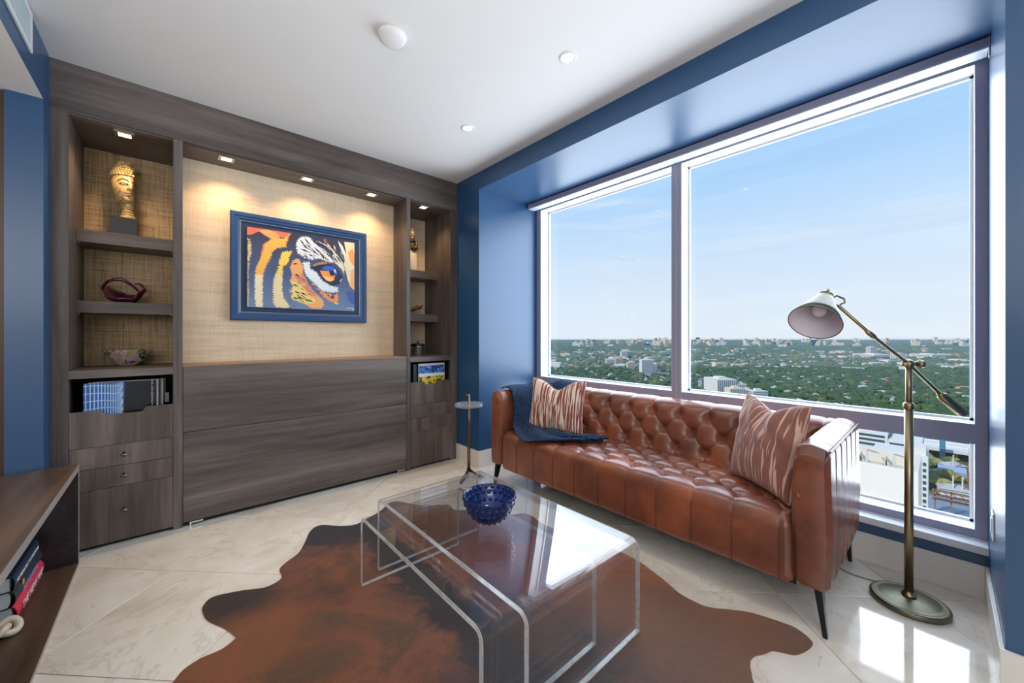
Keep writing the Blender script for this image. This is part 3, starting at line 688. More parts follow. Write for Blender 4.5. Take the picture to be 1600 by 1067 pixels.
hb.build('hobnails', BG, bw, smooth=True)['kind'] = 'stuff'

# ================= DRINKS TABLE =================
HB = NT('hammered_bronze'); HB.set(Base_Color=srgb((128, 106, 92)), Metallic=1., Roughness=.3); HB.bump(HB.noise(HB.coord(), 45, 2), .8, .004); HB = HB.mat
px, py = 1.97, 2.79
d = thing('drinks_table', (px, py, 0), 'slim bronze drinks table with a small round clear top beside the sofa', 'side table')
MB().tube([(px, py, .028), (px, py, .25), (px, py, .45), (px, py, .712)], [.0165, .0145, .012, .0085], 14).build('pole', HB, d, smooth=True)
MB().tube([(px, py, .704), (px - .012, py + .004, .706), (px - .028, py + .01, .704)], .006, 8).build('hook', HB, d, smooth=True)
for ang, L in ((-73, .16), (-143, .22), (60, .12)):
    a = R(ang); mb = MB()
    mb.tube([(px, py, .045), (px + L * .5 * math.cos(a), py + L * .5 * math.sin(a), .022), (px + L * math.cos(a), py + L * math.sin(a), .012)], [.013, .011, .012], 8); mb.build('foot', HB, d, smooth=True)
AC2 = NT('thick_clear_disc'); AC2.set(Base_Color=(.93, .97, 1, 1), Roughness=.04, Transmission_Weight=.75, Alpha=.72, IOR=1.4); AC2 = AC2.mat
MB().lathe([(.011, .606), (.122, .606), (.1255, .610), (.1255, .626), (.122, .630), (.011, .630)], (px, py, 0), 48).build('disc_top', AC2, d, smooth=False, bevel=0)

# ================= FLOOR LAMP =================
fw = Vector((math.sin(R(YAW)), math.cos(R(YAW)), 0)); rt = Vector((math.cos(R(YAW)), -math.sin(R(YAW)), 0)); up = Vector((0, 0, 1))
lx, ly = 2.533, .107
lp = thing('floor_lamp', (lx, ly, 0), 'antique brass pharmacy floor lamp with cone shade and counterweight beside the sofa', 'floor lamp')
BR2 = plain('silvered_brass', (112, 110, 94), .42, 1, var=.08)
MB().lathe([(0, .001), (.131, .001), (.133, .006), (.133, .020), (.128, .025), (.118, .026), (.114, .023), (.100, .028), (.05, .036), (.025, .039), (0, .039)], (lx, ly, 0), 64).build('base', BR2, lp, smooth=True, weld=True)
MB().lathe([(0, .036), (.024, .037), (.026, .046), (.021, .050), (.018, .056), (.013, .062), (0, .062)], (lx, ly, 0), 24).build('base_collar', BRASS, lp, smooth=True)
MB().tube([(lx, ly, .04), (lx, ly, .905)], .0155, 20).build('pole', BRASS, lp, smooth=True)
MB().lathe([(.0155, .893), (.020, .897), (.020, .915), (.017, .922), (.011, .926)], (lx, ly, 0), 20).build('height_collar', BRASS, lp, smooth=True)
MB().tube([(lx, ly, .90), (lx, ly, 1.085)], .0115, 18).build('upper_pole', BRASS, lp, smooth=True)
J = Vector((lx, ly, 1.100))
mb = MB(); mb.ball(tuple(J), .021, 14, 9); mb.tube([J - rt * .03, J + rt * .045], .010, 12); mb.tube([J + rt * .04 - fw * .004, J + rt * .058 - fw * .004], .017, 14); mb.build('pivot_joint', BRASS, lp, smooth=True)
lo = Vector((2.720, -.059, .876)); lo2 = J + (Vector((2.643, .009, .958)) - J)
hi = Vector((2.287, .322, 1.368)); kn = Vector((2.404, .222, 1.235))
mb = MB(); mb.tube([lo2, J, kn, hi], .0075, 12); mb.build('arm', BRASS, lp, smooth=True)
mb = MB(); dk = (kn - J).normalized(); mb.tube([kn - dk * .03, kn - dk * .012, kn + dk * .012, kn + dk * .03], [.008, .0125, .0125, .008], 12); mb.build('arm_knuckle', BRASS, lp, smooth=True)
dd = (lo - lo2).normalized(); mb = MB(); mb.tube([lo2 - dd * .012, lo2, lo2 + dd * .008, lo - dd * .006, lo], [.011, .013, .019, .024, .020], 20); mb.build('counterweight', BRASS, lp, smooth=True)
# shade
topc = Vector((2.246, .362, 1.408)); ax = (rt * -.62 - up * .70 - fw * .42).normalized(); L = .175
def cone(r0, r1, l0, l1, n=40):
    a = ax.cross(up).normalized(); b = ax.cross(a).normalized(); G = np.zeros((5, n, 3))
    for i in range(5):
        f = i / 4; r = r0 + (r1 - r0) * f
        for j in range(n):
            q2 = 2 * PI * j / n; G[i, j] = topc + ax * (l0 + (l1 - l0) * f) + (a * math.cos(q2) + b * math.sin(q2)) * r
    return G
MB().grid(cone(.028, .098, 0, L), wrap=True).build('shade', [BR2], lp, smooth=True, solid=.002)
sh = MB().grid(cone(.0262, .0955, .002, L - .001), wrap=True); sh.build('shade_lining', plain('lilac_white_lining', (222, 214, 226), .6), lp, smooth=True)
MB().tube([tuple(p) for p in cone(.028, .0975, 0, L)[4]], .002, 8, close=True).build('shade_rim', BR2, lp, smooth=True)
MB().tube([topc - ax * .012, topc - ax * .006, topc + ax * .002], [.020, .031, .029], 24).build('shade_cap', BRASS, lp, smooth=True)
MB().tube([topc - ax * .008, topc - ax * .045], [.008, .011], 12).build('switch_knob', BRASS, lp, smooth=True)
MB().ball(tuple(topc + ax * .095), .028, 16, 10).build('bulb', plain('bulb_glass', (240, 236, 240), .15), lp, smooth=True)
yk = MB(); yk.tube([topc + ax * .02 + rt * .028, topc + rt * .05 + up * .006, topc + rt * .085 - up * .008, topc + rt * .09 - up * .026, topc + rt * .07 - up * .034, hi, topc + ax * .045 + rt * .03], .0048, 8); yk.build('yoke', BRASS, lp, smooth=True)
mb = MB(); pts = [(lx + .1, ly + .1, .006), (2.62, .33, .005), (2.70, .45, .005), (2.78, .75, .005)]
mb.tube(catmull(pts, 20), .0035, 8); mb.build('power_cord', plain('clear_cord', (120, 112, 100), .4), lp, smooth=True)

# ================= COWHIDE RUG =================
OUT = [(.008,1.818),(.037,1.859),(.088,1.88),(.158,1.878),(.2,1.9),(.195,1.929),(.164,2.014),(.12,2.106),(.107,2.179),(.111,2.234),(.149,2.279),(.25,2.247),(.344,2.199),(.406,2.215),(.424,2.246),(.428,2.321),(.468,2.369),(.538,2.421),(.594,2.517),(.66,2.65),(.73,2.68),(.811,2.591),(.883,2.544),(.941,2.55),(1.1,2.621),(1.183,2.693),(1.237,2.699),(1.28,2.65),(1.316,2.575),(1.388,2.483),(1.474,2.42),(1.508,2.383),(1.496,2.319),(1.506,2.27),(1.549,2.24),(1.664,2.143),(1.727,1.984),(1.814,1.931),(1.836,1.852),(1.817,1.754),(1.833,1.58),(1.885,1.376),(1.902,1.234),(1.909,1.169),(1.9,1.093),(1.872,1.001),(1.849,.928),(1.812,.836),(1.809,.76),(1.821,.704),(1.898,.607),(1.933,.545),(1.962,.437),(1.955,.393),(1.934,.36),(1.909,.347),(1.851,.356),(1.797,.38),(1.775,.411),(1.754,.443),(1.711,.461),(1.67,.482),(1.626,.484),(1.577,.464),(1.544,.448),
 (1.48,.40),(1.40,.30),(1.25,.24),(1.12,.30),(1.0,.24),(.86,.30),(.72,.26),(.55,.36),(.42,.55),(.33,.62),(.20,.60),(.06,.52),(-.05,.60),(-.02,.74),(.12,.84),(.20,.98),(.21,1.2),(.16,1.45),(.06,1.66),(-.01,1.76)]
def hide():
    t = NT('cowhide'); c = t.coord(); sp = t.n('ShaderNodeSeparateXYZ'); t.l(c, sp.inputs[0])
    n1 = t.noise(c, 2.6, 5, .6, .6); n2 = t.noise(t.coord((1, 1, 1)), 9, 5, .65, 1.0); n3 = t.noise(t.coord((70, 16, 16), (0, 0, .5)), 5, 4, .7)
    base = t.ramp(n1, [(.30, srgb((62, 42, 36))), (.42, srgb((100, 60, 42))), (.52, srgb((128, 74, 48))), (.62, srgb((88, 64, 44))), (.76, srgb((130, 82, 48)))])
    def band(x0, w, nz, amp):   # |x-x0 + amp*noise| < w
        a = t.n('ShaderNodeMath', operation='SUBTRACT'); t.l(sp.outputs[0], a.inputs[0]); a.inputs[1].default_value = x0
        b = t.n('ShaderNodeMath', operation='SUBTRACT'); t.l(nz, b.inputs[0]); b.inputs[1].default_value = .5
        m = t.n('ShaderNodeMath', operation='MULTIPLY_ADD'); t.l(b.outputs[0], m.inputs[0]); m.inputs[1].default_value = amp; t.l(a.outputs[0], m.inputs[2])
        q = t.n('ShaderNodeMath', operation='ABSOLUTE'); t.l(m.outputs[0], q.inputs[0])
        return t.ramp(q.outputs[0], [(w * .55, (1, 1, 1, 1)), (w, (0, 0, 0, 1))])
    col = t.mix(band(-.06, .13, n2, .34), base, srgb((38, 32, 36)))      # dark spine line
    def blob(x, y, r, cc, col, k=.8, nz=None):
        d_ = t.n('ShaderNodeVectorMath', operation='DISTANCE'); t.l(c, d_.inputs[0]); d_.inputs[1].default_value = (x - 1.0, y - 1.4, 0)
        ad = t.n('ShaderNodeMath', operation='MULTIPLY_ADD'); t.l(nz or n2, ad.inputs[0]); ad.inputs[1].default_value = -.35 * r / .2; t.l(d_.outputs['Value'], ad.inputs[2])
        f = t.ramp(ad.outputs[0], [(max(0, r * .2), (k, k, k, 1)), (r, (0, 0, 0, 1))]); return t.mix(f, col, srgb(cc))
    for x, y, r, cc, k in ((.16, 2.17, .16, (40, 34, 30), .9), (.80, 2.62, .22, (30, 30, 40), .95), (1.86, .38, .18, (46, 28, 26), .9), (1.84, 1.0, .30, (170, 100, 52), .85), (1.76, .62, .22, (134, 84, 52), .7), (1.62, 1.6, .30, (136, 76, 50), .6), (.22, 1.85, .14, (140, 82, 48), .7), (1.5, .85, .24, (84, 60, 52), .6), (1.0, 1.0, .22, (48, 42, 48), .8)):
        col = blob(x, y, r, cc, col, k)
    col = t.mix(.42, col, n3, 'OVERLAY')
    t.set(Base_Color=col, Roughness=.48, Sheen_Weight=.25, Sheen_Roughness=.35, Specular_IOR_Level=.45); t.bump(n3, .8, .006); return t.mat
rug = thing('cowhide_rug', (1.0, 1.4, 0), 'brown and black cowhide rug spread over the pale marble under the acrylic tables', 'rug')
from mathutils.geometry import delaunay_2d_cdt
OO = catmull(OUT + [OUT[0]], len(OUT) * 6)[:-1]; outl = [Vector((p[0], p[1])) for p in OO]
n = len(outl); inner = []
xs = np.arange(-.1, 2.05, .035); ys = np.arange(.2, 2.75, .035)
def inside(x, y):
    c_ = False
    for i in range(n):
        a, b = outl[i - 1], outl[i]
        if (a.y > y) != (b.y > y) and x < (b.x - a.x) * (y - a.y) / (b.y - a.y) + a.x: c_ = not c_
    return c_
for x in xs:
    for y in ys:
        if inside(x, y) and min((outl[i].x - x) ** 2 + (outl[i].y - y) ** 2 for i in range(0, n, 3)) > .0005: inner.append(Vector((x, y)))
V2, E2, F2, *_ = delaunay_2d_cdt(outl + inner, [(i, (i + 1) % n) for i in range(n)], [], 1, 1e-6)
def hz(x, y): return .004 + .002 * noise.noise(Vector((x * 3, y * 3, 1))) + (.010 * math.exp(-((x - .19) ** 2 + (y - 1.9) ** 2) / .0016))
Vr = [(p.x, p.y, hz(p.x, p.y)) for p in V2]
MB().add(Vr, [tuple(f) for f in F2]).build('hide', hide(), rug, smooth=True)
sk = MB(); m_ = len(OO)
sk.add([(p[0], p[1], hz(p[0], p[1])) for p in OO] + [(p[0] + .001, p[1], .0006) for p in OO], [(i, (i + 1) % m_, m_ + (i + 1) % m_, m_ + i) for i in range(m_)])
sk.build('hide_edge', plain('hide_edge', (150, 104, 72), .8), rug, smooth=True)
ART = [((214,190,130),1,[(0.0,0.859),(0.029,0.834),(0.037,0.751),(0.035,0.657),(0.02,0.571),(0.016,0.445),(0.01,0.351),(0.02,0.196),(0.01,-0.009),(-0.004,-0.009)]),((226,112,92),0,[(-0.005,0.993),(0.173,0.999),(0.373,0.996),(0.354,0.95),(0.267,0.918),(0.195,0.887),(0.138,0.921),(0.097,0.96),(0.037,0.903),(-0.004,0.89)]),((240,170,100),0,[(0.09,0.969),(0.173,0.994),(0.244,0.968),(0.273,0.931),(0.209,0.874),(0.159,0.917)]),((240,182,84),1,[(0.209,0.905),(0.267,0.918),(0.289,0.918),(0.362,0.978),(0.341,0.89),(0.325,0.799),(0.244,0.766),(0.209,0.721),(0.201,0.645),(0.159,0.53),(0.132,0.398),(0.063,0.389),(0.063,0.474),(0.097,0.594),(0.118,0.705),(0.132,0.802),(0.173,0.86)]),((232,120,90),0,[(0.132,0.802),(0.167,0.859),(0.142,0.794),(0.132,0.707),(0.114,0.65),(0.118,0.715)]),((236,226,190),1,[(0.132,0.419),(0.128,0.249),(0.132,0.1),(0.132,-0.004),(0.07,-0.007),(0.059,0.115),(0.057,0.24),(0.063,0.411)]),((243,208,92),1,[(0.296,0.738),(0.318,0.756),(0.385,0.764),(0.362,0.683),(0.348,0.604),(0.303,0.541),(0.299,0.442),(0.229,0.432),(0.259,0.546),(0.267,0.657)]),((232,216,170),1,[(0.299,0.454),(0.296,0.267),(0.303,0.146),(0.373,0.009),(0.244,-0.002),(0.209,0.074),(0.209,0.214),(0.209,0.345),(0.232,0.444)]),((236,172,112),1,[(0.357,0.558),(0.385,0.645),(0.434,0.685),(0.477,0.598),(0.485,0.493),(0.528,0.351),(0.581,0.25),(0.672,0.151),(0.687,0.065),(0.648,0.014),(0.558,0.014),(0.506,0.054),(0.448,0.092),(0.385,0.221),(0.385,0.293),(0.357,0.373),(0.377,0.437)]),((214,132,112),0,[(0.385,0.459),(0.485,0.44),(0.543,0.29),(0.618,0.169),(0.558,0.206),(0.47,0.303)]),((236,216,132),1,[(0.357,0.373),(0.427,0.361),(0.485,0.293),(0.528,0.204),(0.603,0.125),(0.581,0.08),(0.506,0.07),(0.413,0.1),(0.357,0.146),(0.385,0.201),(0.357,0.219),(0.385,0.293)]),((226,232,238),1,[(0.413,0.898),(0.448,0.969),(0.522,0.996),(0.618,0.91),(0.71,0.788),(0.79,0.692),(0.758,0.659),(0.633,0.708),(0.558,0.669),(0.485,0.693),(0.427,0.746),(0.413,0.816)]),((222,234,242),1,[(0.47,0.639),(0.543,0.65),(0.551,0.566),(0.61,0.512),(0.665,0.411),(0.758,0.346),(0.83,0.331),(0.823,0.264),(0.773,0.249),(0.665,0.259),(0.581,0.358),(0.506,0.455),(0.485,0.536)]),((228,228,206),1,[(0.687,0.989),(0.734,0.912),(0.806,0.816),(0.887,0.674),(0.892,0.563),(0.838,0.611),(0.782,0.69),(0.766,0.798),(0.71,0.908)]),((222,228,228),0,[(0.823,0.998),(0.871,0.93),(0.904,0.834),(0.913,0.679),(0.88,0.751),(0.847,0.88)]),((150,60,80),0,[(0.672,0.998),(0.695,0.998),(0.734,0.912),(0.71,0.93)]),((228,218,184),0,[(0.887,0.994),(1.008,1.004),(1.008,0.305),(0.954,0.356),(0.922,0.465),(0.904,0.598),(0.887,0.674),(0.909,0.847)]),((238,162,92),0,[(0.929,0.845),(0.98,0.917),(1.008,0.842),(1.001,0.647),(0.954,0.72)]),((236,180,120),0,[(0.954,0.583),(1.008,0.637),(1.008,0.307),(0.954,0.361)]),((194,144,94),1,[(0.566,0.612),(0.665,0.674),(0.751,0.657),(0.633,0.617),(0.587,0.568)]),((28,40,72),0,[(0.543,0.571),(0.633,0.622),(0.742,0.649),(0.823,0.586),(0.876,0.482),(0.834,0.376),(0.758,0.346),(0.672,0.412),(0.618,0.523)]),((242,150,72),0,[(0.639,0.543),(0.727,0.55),(0.794,0.493),(0.784,0.426),(0.746,0.401),(0.703,0.416),(0.668,0.46)]),((250,196,120),0,[(0.672,0.477),(0.742,0.464),(0.782,0.447),(0.746,0.404),(0.703,0.417)]),((52,96,196),0,[(0.652,0.571),(0.695,0.619),(0.766,0.622),(0.81,0.563),(0.823,0.52),(0.79,0.498),(0.746,0.492),(0.727,0.55)]),((18,24,52),0,[(0.734,0.551),(0.758,0.571),(0.79,0.531),(0.782,0.492),(0.746,0.487)]),((190,220,240),0,[(0.782,0.586),(0.803,0.578),(0.8,0.533),(0.786,0.536)]),((200,225,240),0,[(0.838,0.416),(0.863,0.464),(0.865,0.452),(0.846,0.411)]),((238,152,92),1,[(0.566,0.356),(0.603,0.307),(0.695,0.24),(0.782,0.227),(0.827,0.254),(0.83,0.188),(0.823,0.097),(0.742,0.113),(0.672,0.184),(0.618,0.277)]),((60,60,70),1,[(0.71,0.231),(0.742,0.201),(0.79,0.25),(0.782,0.161),(0.758,0.16),(0.727,0.189)]),((206,222,120),0,[(0.782,0.121),(0.83,0.103),(0.818,0.083),(0.79,0.095)]),((66,90,170),0,[(0.904,0.283),(1.008,0.282),(1.008,0.088),(0.938,0.151)]),((34,40,62),0,[(0.448,0.938),(0.468,0.89),(0.514,0.836),(0.48,0.905)]),((34,40,62),0,[(0.485,0.966),(0.511,0.915),(0.566,0.857),(0.522,0.931)]),((34,40,62),0,[(0.47,0.869),(0.501,0.832),(0.558,0.802),(0.509,0.852)]),((34,40,62),0,[(0.448,0.812),(0.489,0.786),(0.558,0.769),(0.495,0.806)]),((34,40,62),0,[(0.506,0.887),(0.539,0.839),(0.603,0.789),(0.549,0.857)]),((34,40,62),0,[(0.543,0.821),(0.581,0.781),(0.648,0.743),(0.589,0.799)]),((34,40,62),0,[(0.581,0.86),(0.611,0.811),(0.672,0.76),(0.622,0.829)]),((34,40,62),0,[(0.633,0.784),(0.662,0.746),(0.719,0.713),(0.672,0.766)]),((34,40,62),0,[(0.648,0.743),(0.682,0.713),(0.742,0.695),(0.689,0.735)]),((34,40,62),0,[(0.522,0.741),(0.552,0.728),(0.603,0.736),(0.554,0.75)]),((34,40,62),0,[(0.558,0.961),(0.58,0.92),(0.625,0.88),(0.59,0.938)]),((34,40,62),0,[(0.595,0.926),(0.618,0.885),(0.665,0.844),(0.628,0.903)]),((34,40,62),0,[(0.734,0.869),(0.749,0.821),(0.79,0.769),(0.763,0.837)]),((34,40,62),0,[(0.773,0.766),(0.79,0.718),(0.83,0.665),(0.803,0.733)]),((34,40,62),0,[(0.806,0.783),(0.822,0.731),(0.863,0.67),(0.835,0.745)]),((34,40,62),0,[(0.758,0.907),(0.763,0.872),(0.79,0.836),(0.777,0.885)]),((34,40,62),0,[(0.838,0.923),(0.844,0.862),(0.871,0.784),(0.859,0.872)]),((34,40,62),0,[(0.863,0.837),(0.868,0.786),(0.896,0.72),(0.884,0.796)]),((34,40,62),0,[(0.385,0.325),(0.405,0.305),(0.442,0.3),(0.409,0.325)]),((34,40,62),0,[(0.399,0.232),(0.422,0.212),(0.463,0.207),(0.427,0.232)]),((34,40,62),0,[(0.42,0.163),(0.449,0.14),(0.499,0.131),(0.453,0.161)]),((34,40,62),0,[(0.456,0.227),(0.478,0.201),(0.522,0.181),(0.485,0.219)]),((34,40,62),0,[(0.385,0.15),(0.405,0.131),(0.442,0.133),(0.409,0.153)]),((34,40,62),0,[(0.405,0.462),(0.42,0.445),(0.448,0.447),(0.425,0.465)]),((34,40,62),0,[(0.385,0.593),(0.405,0.588),(0.434,0.606),(0.404,0.609)]),((34,40,62),0,[(0.485,0.136),(0.518,0.112),(0.573,0.102),(0.522,0.133)])]
SIG = [(0.909,0.042),(0.922,0.034),(0.914,0.027),(0.934,0.049),(0.942,0.032),(0.951,0.044),(0.959,0.031),(0.967,0.042),(0.98,0.034),(0.99,0.04),(0.987,0.017),(0.973,0.011)]
# ================= FRAMED PICTURE =================
pic = thing('framed_picture', (.8265, 3.512, 1.345), 'blue framed painting of a tiger face and eye with yellow stripes on the grasscloth', 'picture')
NAVY = plain('frame_navy', (38, 74, 122), .32, var=.03); NAVYD = plain('frame_dark_liner', (24, 48, 82), .5, var=.02); SIL = plain('silver_fillet', (176, 186, 196), .3, .6, var=.02)
FX0, FX1, FZ0, FZ1 = .327, 1.326, 1.345, 2.152
def rect_ring(x0, x1, z0, z1, prof):
    """prof: (inset, y) points, mitred"""
    mb = MB(); n = len(prof); vs = []
    for cx, cz, sx_, sz_ in ((x0, z0, 1, 1), (x1, z0, -1, 1), (x1, z1, -1, -1), (x0, z1, 1, -1)):
        for i, y in prof: vs.append((cx + sx_ * i, y, cz + sz_ * i))
    fs = [(c * n + k, c * n + k + 1, ((c + 1) % 4) * n + k + 1, ((c + 1) % 4) * n + k) for c in range(4) for k in range(n - 1)]
    return mb.add(vs, fs)
rect_ring(FX0, FX1, FZ0, FZ1, [(0, 3.5125), (0, 3.474), (.006, 3.469), (.026, 3.469), (.030, 3.474), (.046, 3.474), (.062, 3.482), (.062, 3.51)]).build('frame', NAVY, pic)
rect_ring(FX0 + .060, FX1 - .060, FZ0 + .060, FZ1 - .060, [(0, 3.490), (0, 3.481), (.0035, 3.481), (.0035, 3.49)]).build('silver_fillet', SIL, pic)
box('liner', (FX0 + .03, 3.488, FZ0 + .03), (FX1 - .03, 3.511, FZ1 - .03), NAVYD, pic)
cx0, cx1, cz0, cz1 = .428, 1.218, 1.4455, 2.0505
_t = NT('canvas_slate'); _s = _t.n('ShaderNodeSeparateXYZ'); _t.l(_t.coord(), _s.inputs[0]); _t.set(Base_Color=_t.ramp(_t.mix(.12, _s.outputs[2], _t.noise(_t.coord(), 9, 3)), [(.12, srgb((112, 138, 176))), (.40, srgb((70, 88, 130))), (.66, srgb((48, 52, 74)))]), Roughness=.5); CANV = _t.mat
cv = box('canvas', (cx0, 3.4715, cz0), (cx1, 3.488, cz1), CANV, pic)
mb = MB(); cols = []; mats = []; rnd = random.Random(5); zoff = 0
def artm(c):
    if c not in cols: cols.append(c); mats.append(plain('paint_%d_%d_%d' % c, c, .5, var=.05))
    return cols.index(c)
for c, jag, pts in ART:
    zoff += 1; y = 3.4712 - zoff * .00002; P = []
    for i, p in enumerate(pts):
        P.append(p)
        if jag:
            q2 = pts[(i + 1) % len(pts)]; dx, dz = (q2[0] - p[0]) * .79, (q2[1] - p[1]) * .605; L = math.hypot(dx, dz); k = int(L / .0075)
            for s in range(1, k):
                f = s / k; am = (.011 if s % 2 else -.004) * rnd.uniform(.4, 1.4); P.append((p[0] + (q2[0] - p[0]) * f + dz / L * am / .79, p[1] + (q2[1] - p[1]) * f - dx / L * am / .605))
    P = [(min(.999, max(.001, a)), min(.999, max(.001, b))) for a, b in P]
    V = [(cx0 + a * (cx1 - cx0), y, cz0 + b * (cz1 - cz0)) for a, b in P]
    mb.add(V, [tuple(t) for t in tessellate_polygon([[Vector((v[0], v[2], 0)) for v in V]])], artm(c))
for i in range(120):   # brush strokes of fur, thin tapered print marks
    zone = i % 4; c = [(226, 230, 236), (230, 222, 190), (236, 214, 140), (30, 36, 58)][zone]
    if zone == 0: u, v, du, dv = rnd.uniform(.46, .72), rnd.uniform(.66, .97), rnd.uniform(.04, .09), -rnd.uniform(.05, .11)
    elif zone == 1: u, v, du, dv = rnd.uniform(.66, .90), rnd.uniform(.62, .97), rnd.uniform(.01, .04), -rnd.uniform(.07, .14)
    elif zone == 2: u, v, du, dv = rnd.uniform(.40, .54), rnd.uniform(.10, .36), rnd.uniform(-.07, -.03), rnd.uniform(-.02, .03)
    else: u, v, du, dv = rnd.choice([(rnd.uniform(.40, .55), rnd.uniform(.12, .55)), (rnd.uniform(.46, .8), rnd.uniform(.66, .95))]) + (rnd.uniform(.03, .06), -rnd.uniform(.02, .06))
    L = math.hypot(du, dv); w = .0045; nx, nz = -dv / L * w, du / L * w; y = 3.4705 - i * .000003
    V = [(cx0 + a * .79, y, cz0 + b * .605) for a, b in ((u, v), (u + du * .4 + nx, v + dv * .4 + nz), (u + du, v + dv), (u + du * .4 - nx, v + dv * .4 - nz))]
    if .02 < u + du < .98 and v < .99 and not (.52 < u + du < .86 and .24 < v + dv < .66): mb.add(V, [(0, 1, 2, 3)], artm(c))
sgm = artm((232, 236, 244))
for i in range(len(SIG) - 1):
    a, b = SIG[i], SIG[i + 1]; w = .0016; A_ = [(cx0 + q[0] * .79, cz0 + q[1] * .605) for q in (a, b)]; dx, dz = A_[1][0] - A_[0][0], A_[1][1] - A_[0][1]; L = math.hypot(dx, dz); nx, nz = -dz / L * w, dx / L * w; y = 3.4700
    mb.add([(A_[0][0] + nx, y, A_[0][1] + nz), (A_[1][0] + nx, y, A_[1][1] + nz), (A_[1][0] - nx, y, A_[1][1] - nz), (A_[0][0] - nx, y, A_[0][1] - nz)], [(0, 1, 2, 3)], sgm)
mb.build('painted_tiger', mats, cv)

# ================= THINGS ON THE SHELVES =================
GOLD = NT('gilded_bronze'); gn = GOLD.noise(GOLD.coord(), 55, 4, .6); GOLD.set(Base_Color=GOLD.ramp(gn, [(.32, srgb((150, 116, 62))), (.45, srgb((206, 174, 112))), (.7, srgb((232, 208, 156)))]), Metallic=.15, Roughness=.42); GOLD.bump(gn, .12, .002); GOLD = GOLD.mat
z0 = 1.8785
bst = thing('head_sculpture', (-.228, 3.60, z0), 'gilded half face head sculpture on a black block in the left tower', 'sculpture')
box('plinth', (-.290, 3.555, z0), (-.166, 3.645, z0 + .125), BLACK, bst, bevel=.002)
hc = Vector((-.222, 3.60, 2.215)); HY = R(20)
def headpt(th, ph):
    """th: 0 at chin side .. PI top; ph=0 faces the room (-y)"""
    z = -math.cos(th); r = math.sin(th) ** .75
    a, b, hh = .070, .074, .124
    if z < 0: a *= 1 - .26 * z * z; b *= 1 - .10 * z * z
    x = a * r * math.sin(ph); y = -b * r * math.cos(ph); zz = hh * z
    f = math.cos(ph) > 0
    if f:
        fx = x / .070; fz = z
        g = lambda u, v, su, sv: math.exp(-((fx - u) / su) ** 2 - ((fz - v) / sv) ** 2)
        d = .017 * g(0, -.12, .13, .20) + .010 * g(0, -.25, .20, .09) + .006 * g(0, .12, .10, .3)
        d += .009 * g(0, -.43, .30, .05) + .008 * g(0, -.53, .24, .05) - .005 * g(0, -.48, .34, .022)
        for s in (-1, 1):
            d += .007 * g(s * .42, .00, .24, .09) - .006 * g(s * .42, -.055, .27, .022) + .005 * g(s * .42, .24, .34, .045) + .004 * g(s * .5, -.3, .25, .2)
        d += .010 * g(0, -.80, .30, .10)
        y -= d
    return x, y, zz
G = []
for i in range(61):
    row = []
    for j in range(72):
        x, y, z = headpt(PI * (.02 + .96 * i / 60), 2 * PI * j / 72 - PI)
        x2 = x * math.cos(HY) - y * math.sin(HY); y2 = x * math.sin(HY) + y * math.cos(HY)
        row.append((hc.x + min(x2, .040), hc.y + y2, hc.z + z))
    G.append(row)
MB().grid(G, wrap=True).build('head', GOLD, bst, smooth=True)
cu = MB()
for r_ in range(6):
    zz = .062 + r_ * .0175
    for j in range(26):
        ph = 2 * PI * (j + .5 * (r_ % 2)) / 26; zr = min(.98, (zz) / .128); rr = math.sqrt(1 - zr * zr) ** .6; x, y = .071 * rr * math.sin(ph), -.075 * rr * math.cos(ph)
        x2 = x * math.cos(HY) - y * math.sin(HY); y2 = x * math.sin(HY) + y * math.cos(HY)
        if x2 < .040: cu.ball((hc.x + x2, hc.y + y2, hc.z + zz), .0098, 7, 5)
for j in range(8):
    for k in range(2): cu.ball((hc.x - .02 + .016 * math.cos(j * PI / 4) * (1.4 - .5 * k), hc.y + .02 * math.sin(j * PI / 4), hc.z + .138 + k * .012), .0095, 7, 5)
ny_ = 18
def surf(fx_, z, off=.0015):
    th = math.acos(-z); r = math.sin(th) ** .75; aa = .070 * ((1 - .26 * z * z) if z < 0 else 1); sp_ = max(-.98, min(.98, fx_ * .070 / (aa * r))); x, y, zz = headpt(th, math.asin(sp_)); y -= off
    return (hc.x + x * math.cos(HY) - y * math.sin(HY), hc.y + x * math.sin(HY) + y * math.cos(HY), hc.z + zz)
DKLINE = plain('dark_brown_line', (70, 52, 30), .6)  # dark brown tubes drawn along brows, eyes, nose, mouth and neck
for s_ in (-1, 1):
    for pts_, r0 in (([(.10, .10), (.22, .20), (.42, .25), (.62, .20), (.78, .10)], .0022), ([(.16, -.03), (.30, -.075), (.48, -.08), (.68, -.02)], .0020), ([(.20, -.0), (.40, .03), (.66, .0)], .0014), ([(.13, -.25), (.20, -.27), (.22, -.32)], .0018)):
        P_ = [surf(s_ * a, b) for a, b in pts_]; P_ = [p for p in P_ if p[0] < hc.x + .040]
        if len(P_) > 1: MB().tube(P_, r0, 6).build('carved_line', DKLINE, bst, smooth=True)
P_ = [p for p in (surf(a, b) for a, b in ((-.32, -.46), (-.16, -.475), (0, -.47), (.16, -.475), (.32, -.46))) if p[0] < hc.x + .040]; MB().tube(P_, .0018, 6).build('carved_line', DKLINE, bst, smooth=True)
for z_ in (.150, .166, .182): MB().tube([(-.212 + .034 * math.cos(a), 3.605 + .034 * math.sin(a), z0 + z_) for a in np.linspace(PI, 2 * PI, 12)], .002, 6).build('neck_ring', DKLINE, bst, smooth=True)
for j in range(11):
    for k in range(3): cu.ball((hc.x - .012 + (.034 - .006 * k) * math.cos(j * PI / 5.5), hc.y + (.036 - .006 * k) * math.sin(j * PI / 5.5), hc.z + .118 + k * .013), .0098, 7, 5)
cu.build('hair_curls', GOLD, bst, smooth=True)['kind'] = 'stuff'
